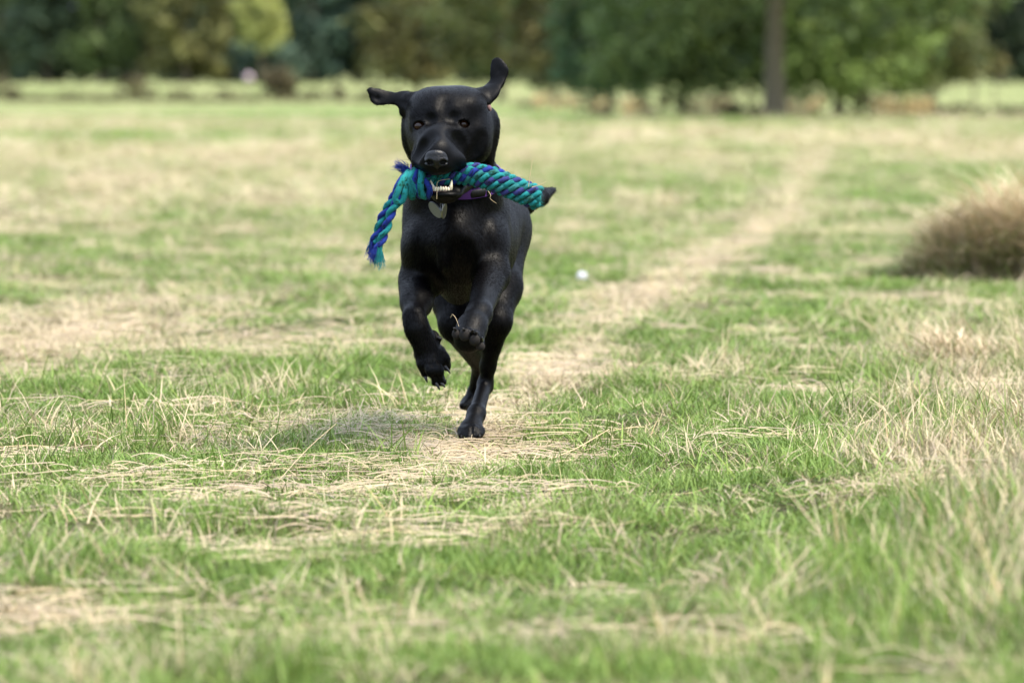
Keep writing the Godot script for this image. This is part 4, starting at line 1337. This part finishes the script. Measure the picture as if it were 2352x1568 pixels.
# a ragged, matted heap of old grass: several tufts that lean and fall over one another
func tussock(label: String, col: float, row: float, w: float, hgt: float, n: int, dry: float, droop: float, wid: float, lobes: int, wind: float):
	var p := on_ground(col, row)
	var t := base("grass_tussock", p)
	tag(t, label, "tussock")
	var mb := MB.new()
	for l in lobes:
		var a0 := rng.randf() * TAU
		var r0 := sqrt(rng.randf())
		var c := Vector3(cos(a0) * r0 * w, 0, sin(a0) * r0 * w * 0.8)
		var hl := hgt * (1.0 - 0.55 * r0 * r0) * rng.randf_range(0.7, 1.1)
		var wl := w * rng.randf_range(0.28, 0.5)
		for k in n / lobes:
			var a := rng.randf() * TAU
			var r := sqrt(rng.randf())
			var root := c + Vector3(cos(a) * r * wl, hl * 0.72 * (1.0 - r * r) * sqrt(rng.randf()) - 0.01, sin(a) * r * wl)
			var is_dry := rng.randf() < dry * (1.3 - 0.7 * r)
			var b := rng.randf_range(0.65, 1.25)
			var cl := (Color(0.60, 0.49, 0.33) if is_dry else Color(0.15, 0.22, 0.045)) * b
			var yaw := lerp_angle(a + rng.randfn() * 1.1, wind, 0.35)
			cl = cl.lerp(Color(0.70, 0.59, 0.40), clampf(root.y / hgt - 0.25, 0.0, 0.7))
			blade(mb, root, yaw, hl * rng.randf_range(0.22, 0.55), wid * rng.randf_range(0.6, 1.4), rng.randf_range(0.0, 0.7), droop * rng.randf_range(0.4, 1.35), cl, cl * 1.15, 6)
	put("blades", mb.done(), M.straw_blades, t)

func make_small_things():
	stem("pale dry stem standing up from the right end of the rope toy", [at(1214, 428, 0.078), at(1218, 400, 0.080), at(1223.5, 365, 0.080)], 0.0006)
	stem("short dry stem pointing right from the end of the rope toy", [at(1222, 430, 0.078), at(1240, 424, 0.080), at(1256, 416, 0.080)], 0.0007)
	stem("curled dry stem dangling under the middle of the rope toy", [at(1121, 438, 0.066), at(1127, 448, 0.072), at(1126, 456, 0.072), at(1140, 467, 0.070)], 0.0005)
	stem("bent dry stem caught across the lower teeth of the dog", [at(1003, 457, 0.075), at(1003.5, 440, 0.076), at(1004, 420, 0.073), at(1012, 414, 0.070), at(1033, 411, 0.062)], 0.0005)
	stem("thin curved dry stem stuck to the raised paw", [at(1035, 729, 0.085), at(1039, 722, 0.090), at(1047, 731, 0.098), at(1054, 750, 0.104)], 0.0005)
	stem("long pale stem slanting out of the grass left of the path", [on_ground(620, 1110) , on_ground(700, 1080) + Vector3(0, 0.03, 0), on_ground(770, 1060) + Vector3(0, 0.06, 0)], 0.0007)
	stem("long pale stem lying across the turf right of the dog", [on_ground(1230, 1066) + Vector3(0, 0.012, 0), on_ground(1320, 1050) + Vector3(0, 0.03, 0), on_ground(1400, 1040) + Vector3(0, 0.042, 0)], 0.0013)
	# a white flower head behind on the right
	var p := on_ground(1337, 655)
	var fl := base("white_flower", p)
	tag(fl, "small white flower head in the turf right of the dog", "flower")
	var sb := MB.new()
	sb.tube(PackedVector3Array([Vector3(0, -0.01, 0), Vector3(0.001, 0.012, 0), Vector3(0, 0.025, 0)]), rads(0.0012, 0.001, 2), 6)
	put("stem", sb.done(), M.stem_green, fl)
	var pb := MB.new()
	for k in 40:
		var th := acos(1.0 - 1.6 * (k + 0.5) / 40.0)
		var ph := k * 2.39996
		var d := Vector3(sin(th) * cos(ph), cos(th), sin(th) * sin(ph))
		pb.ball(Vector3(0, 0.034, 0) + d * 0.0095, Basis(Quaternion(Vector3.UP, d)) if d.y > -0.99 else Basis.IDENTITY, Vector3(0.0026, 0.0055, 0.0026), 7, 5)
	put("flower_head", pb.done(), M.petal_white, fl)
	tussock("large overhanging tussock of old grass at the right edge, halfway back", 2325, 640, 0.27, 0.40, 7500, 0.86, 1.3, 0.0036, 16, 2.6)
	tussock("bleached straggling tussock right of the path in front of the overhanging mound", 2230, 850, 0.20, 0.17, 2200, 0.88, 1.2, 0.0026, 9, 2.9)
	tussock("pale upright tussock at the right edge level with the planted paw", 2345, 1080, 0.10, 0.14, 1200, 0.85, 0.7, 0.0020, 7, 1.8)
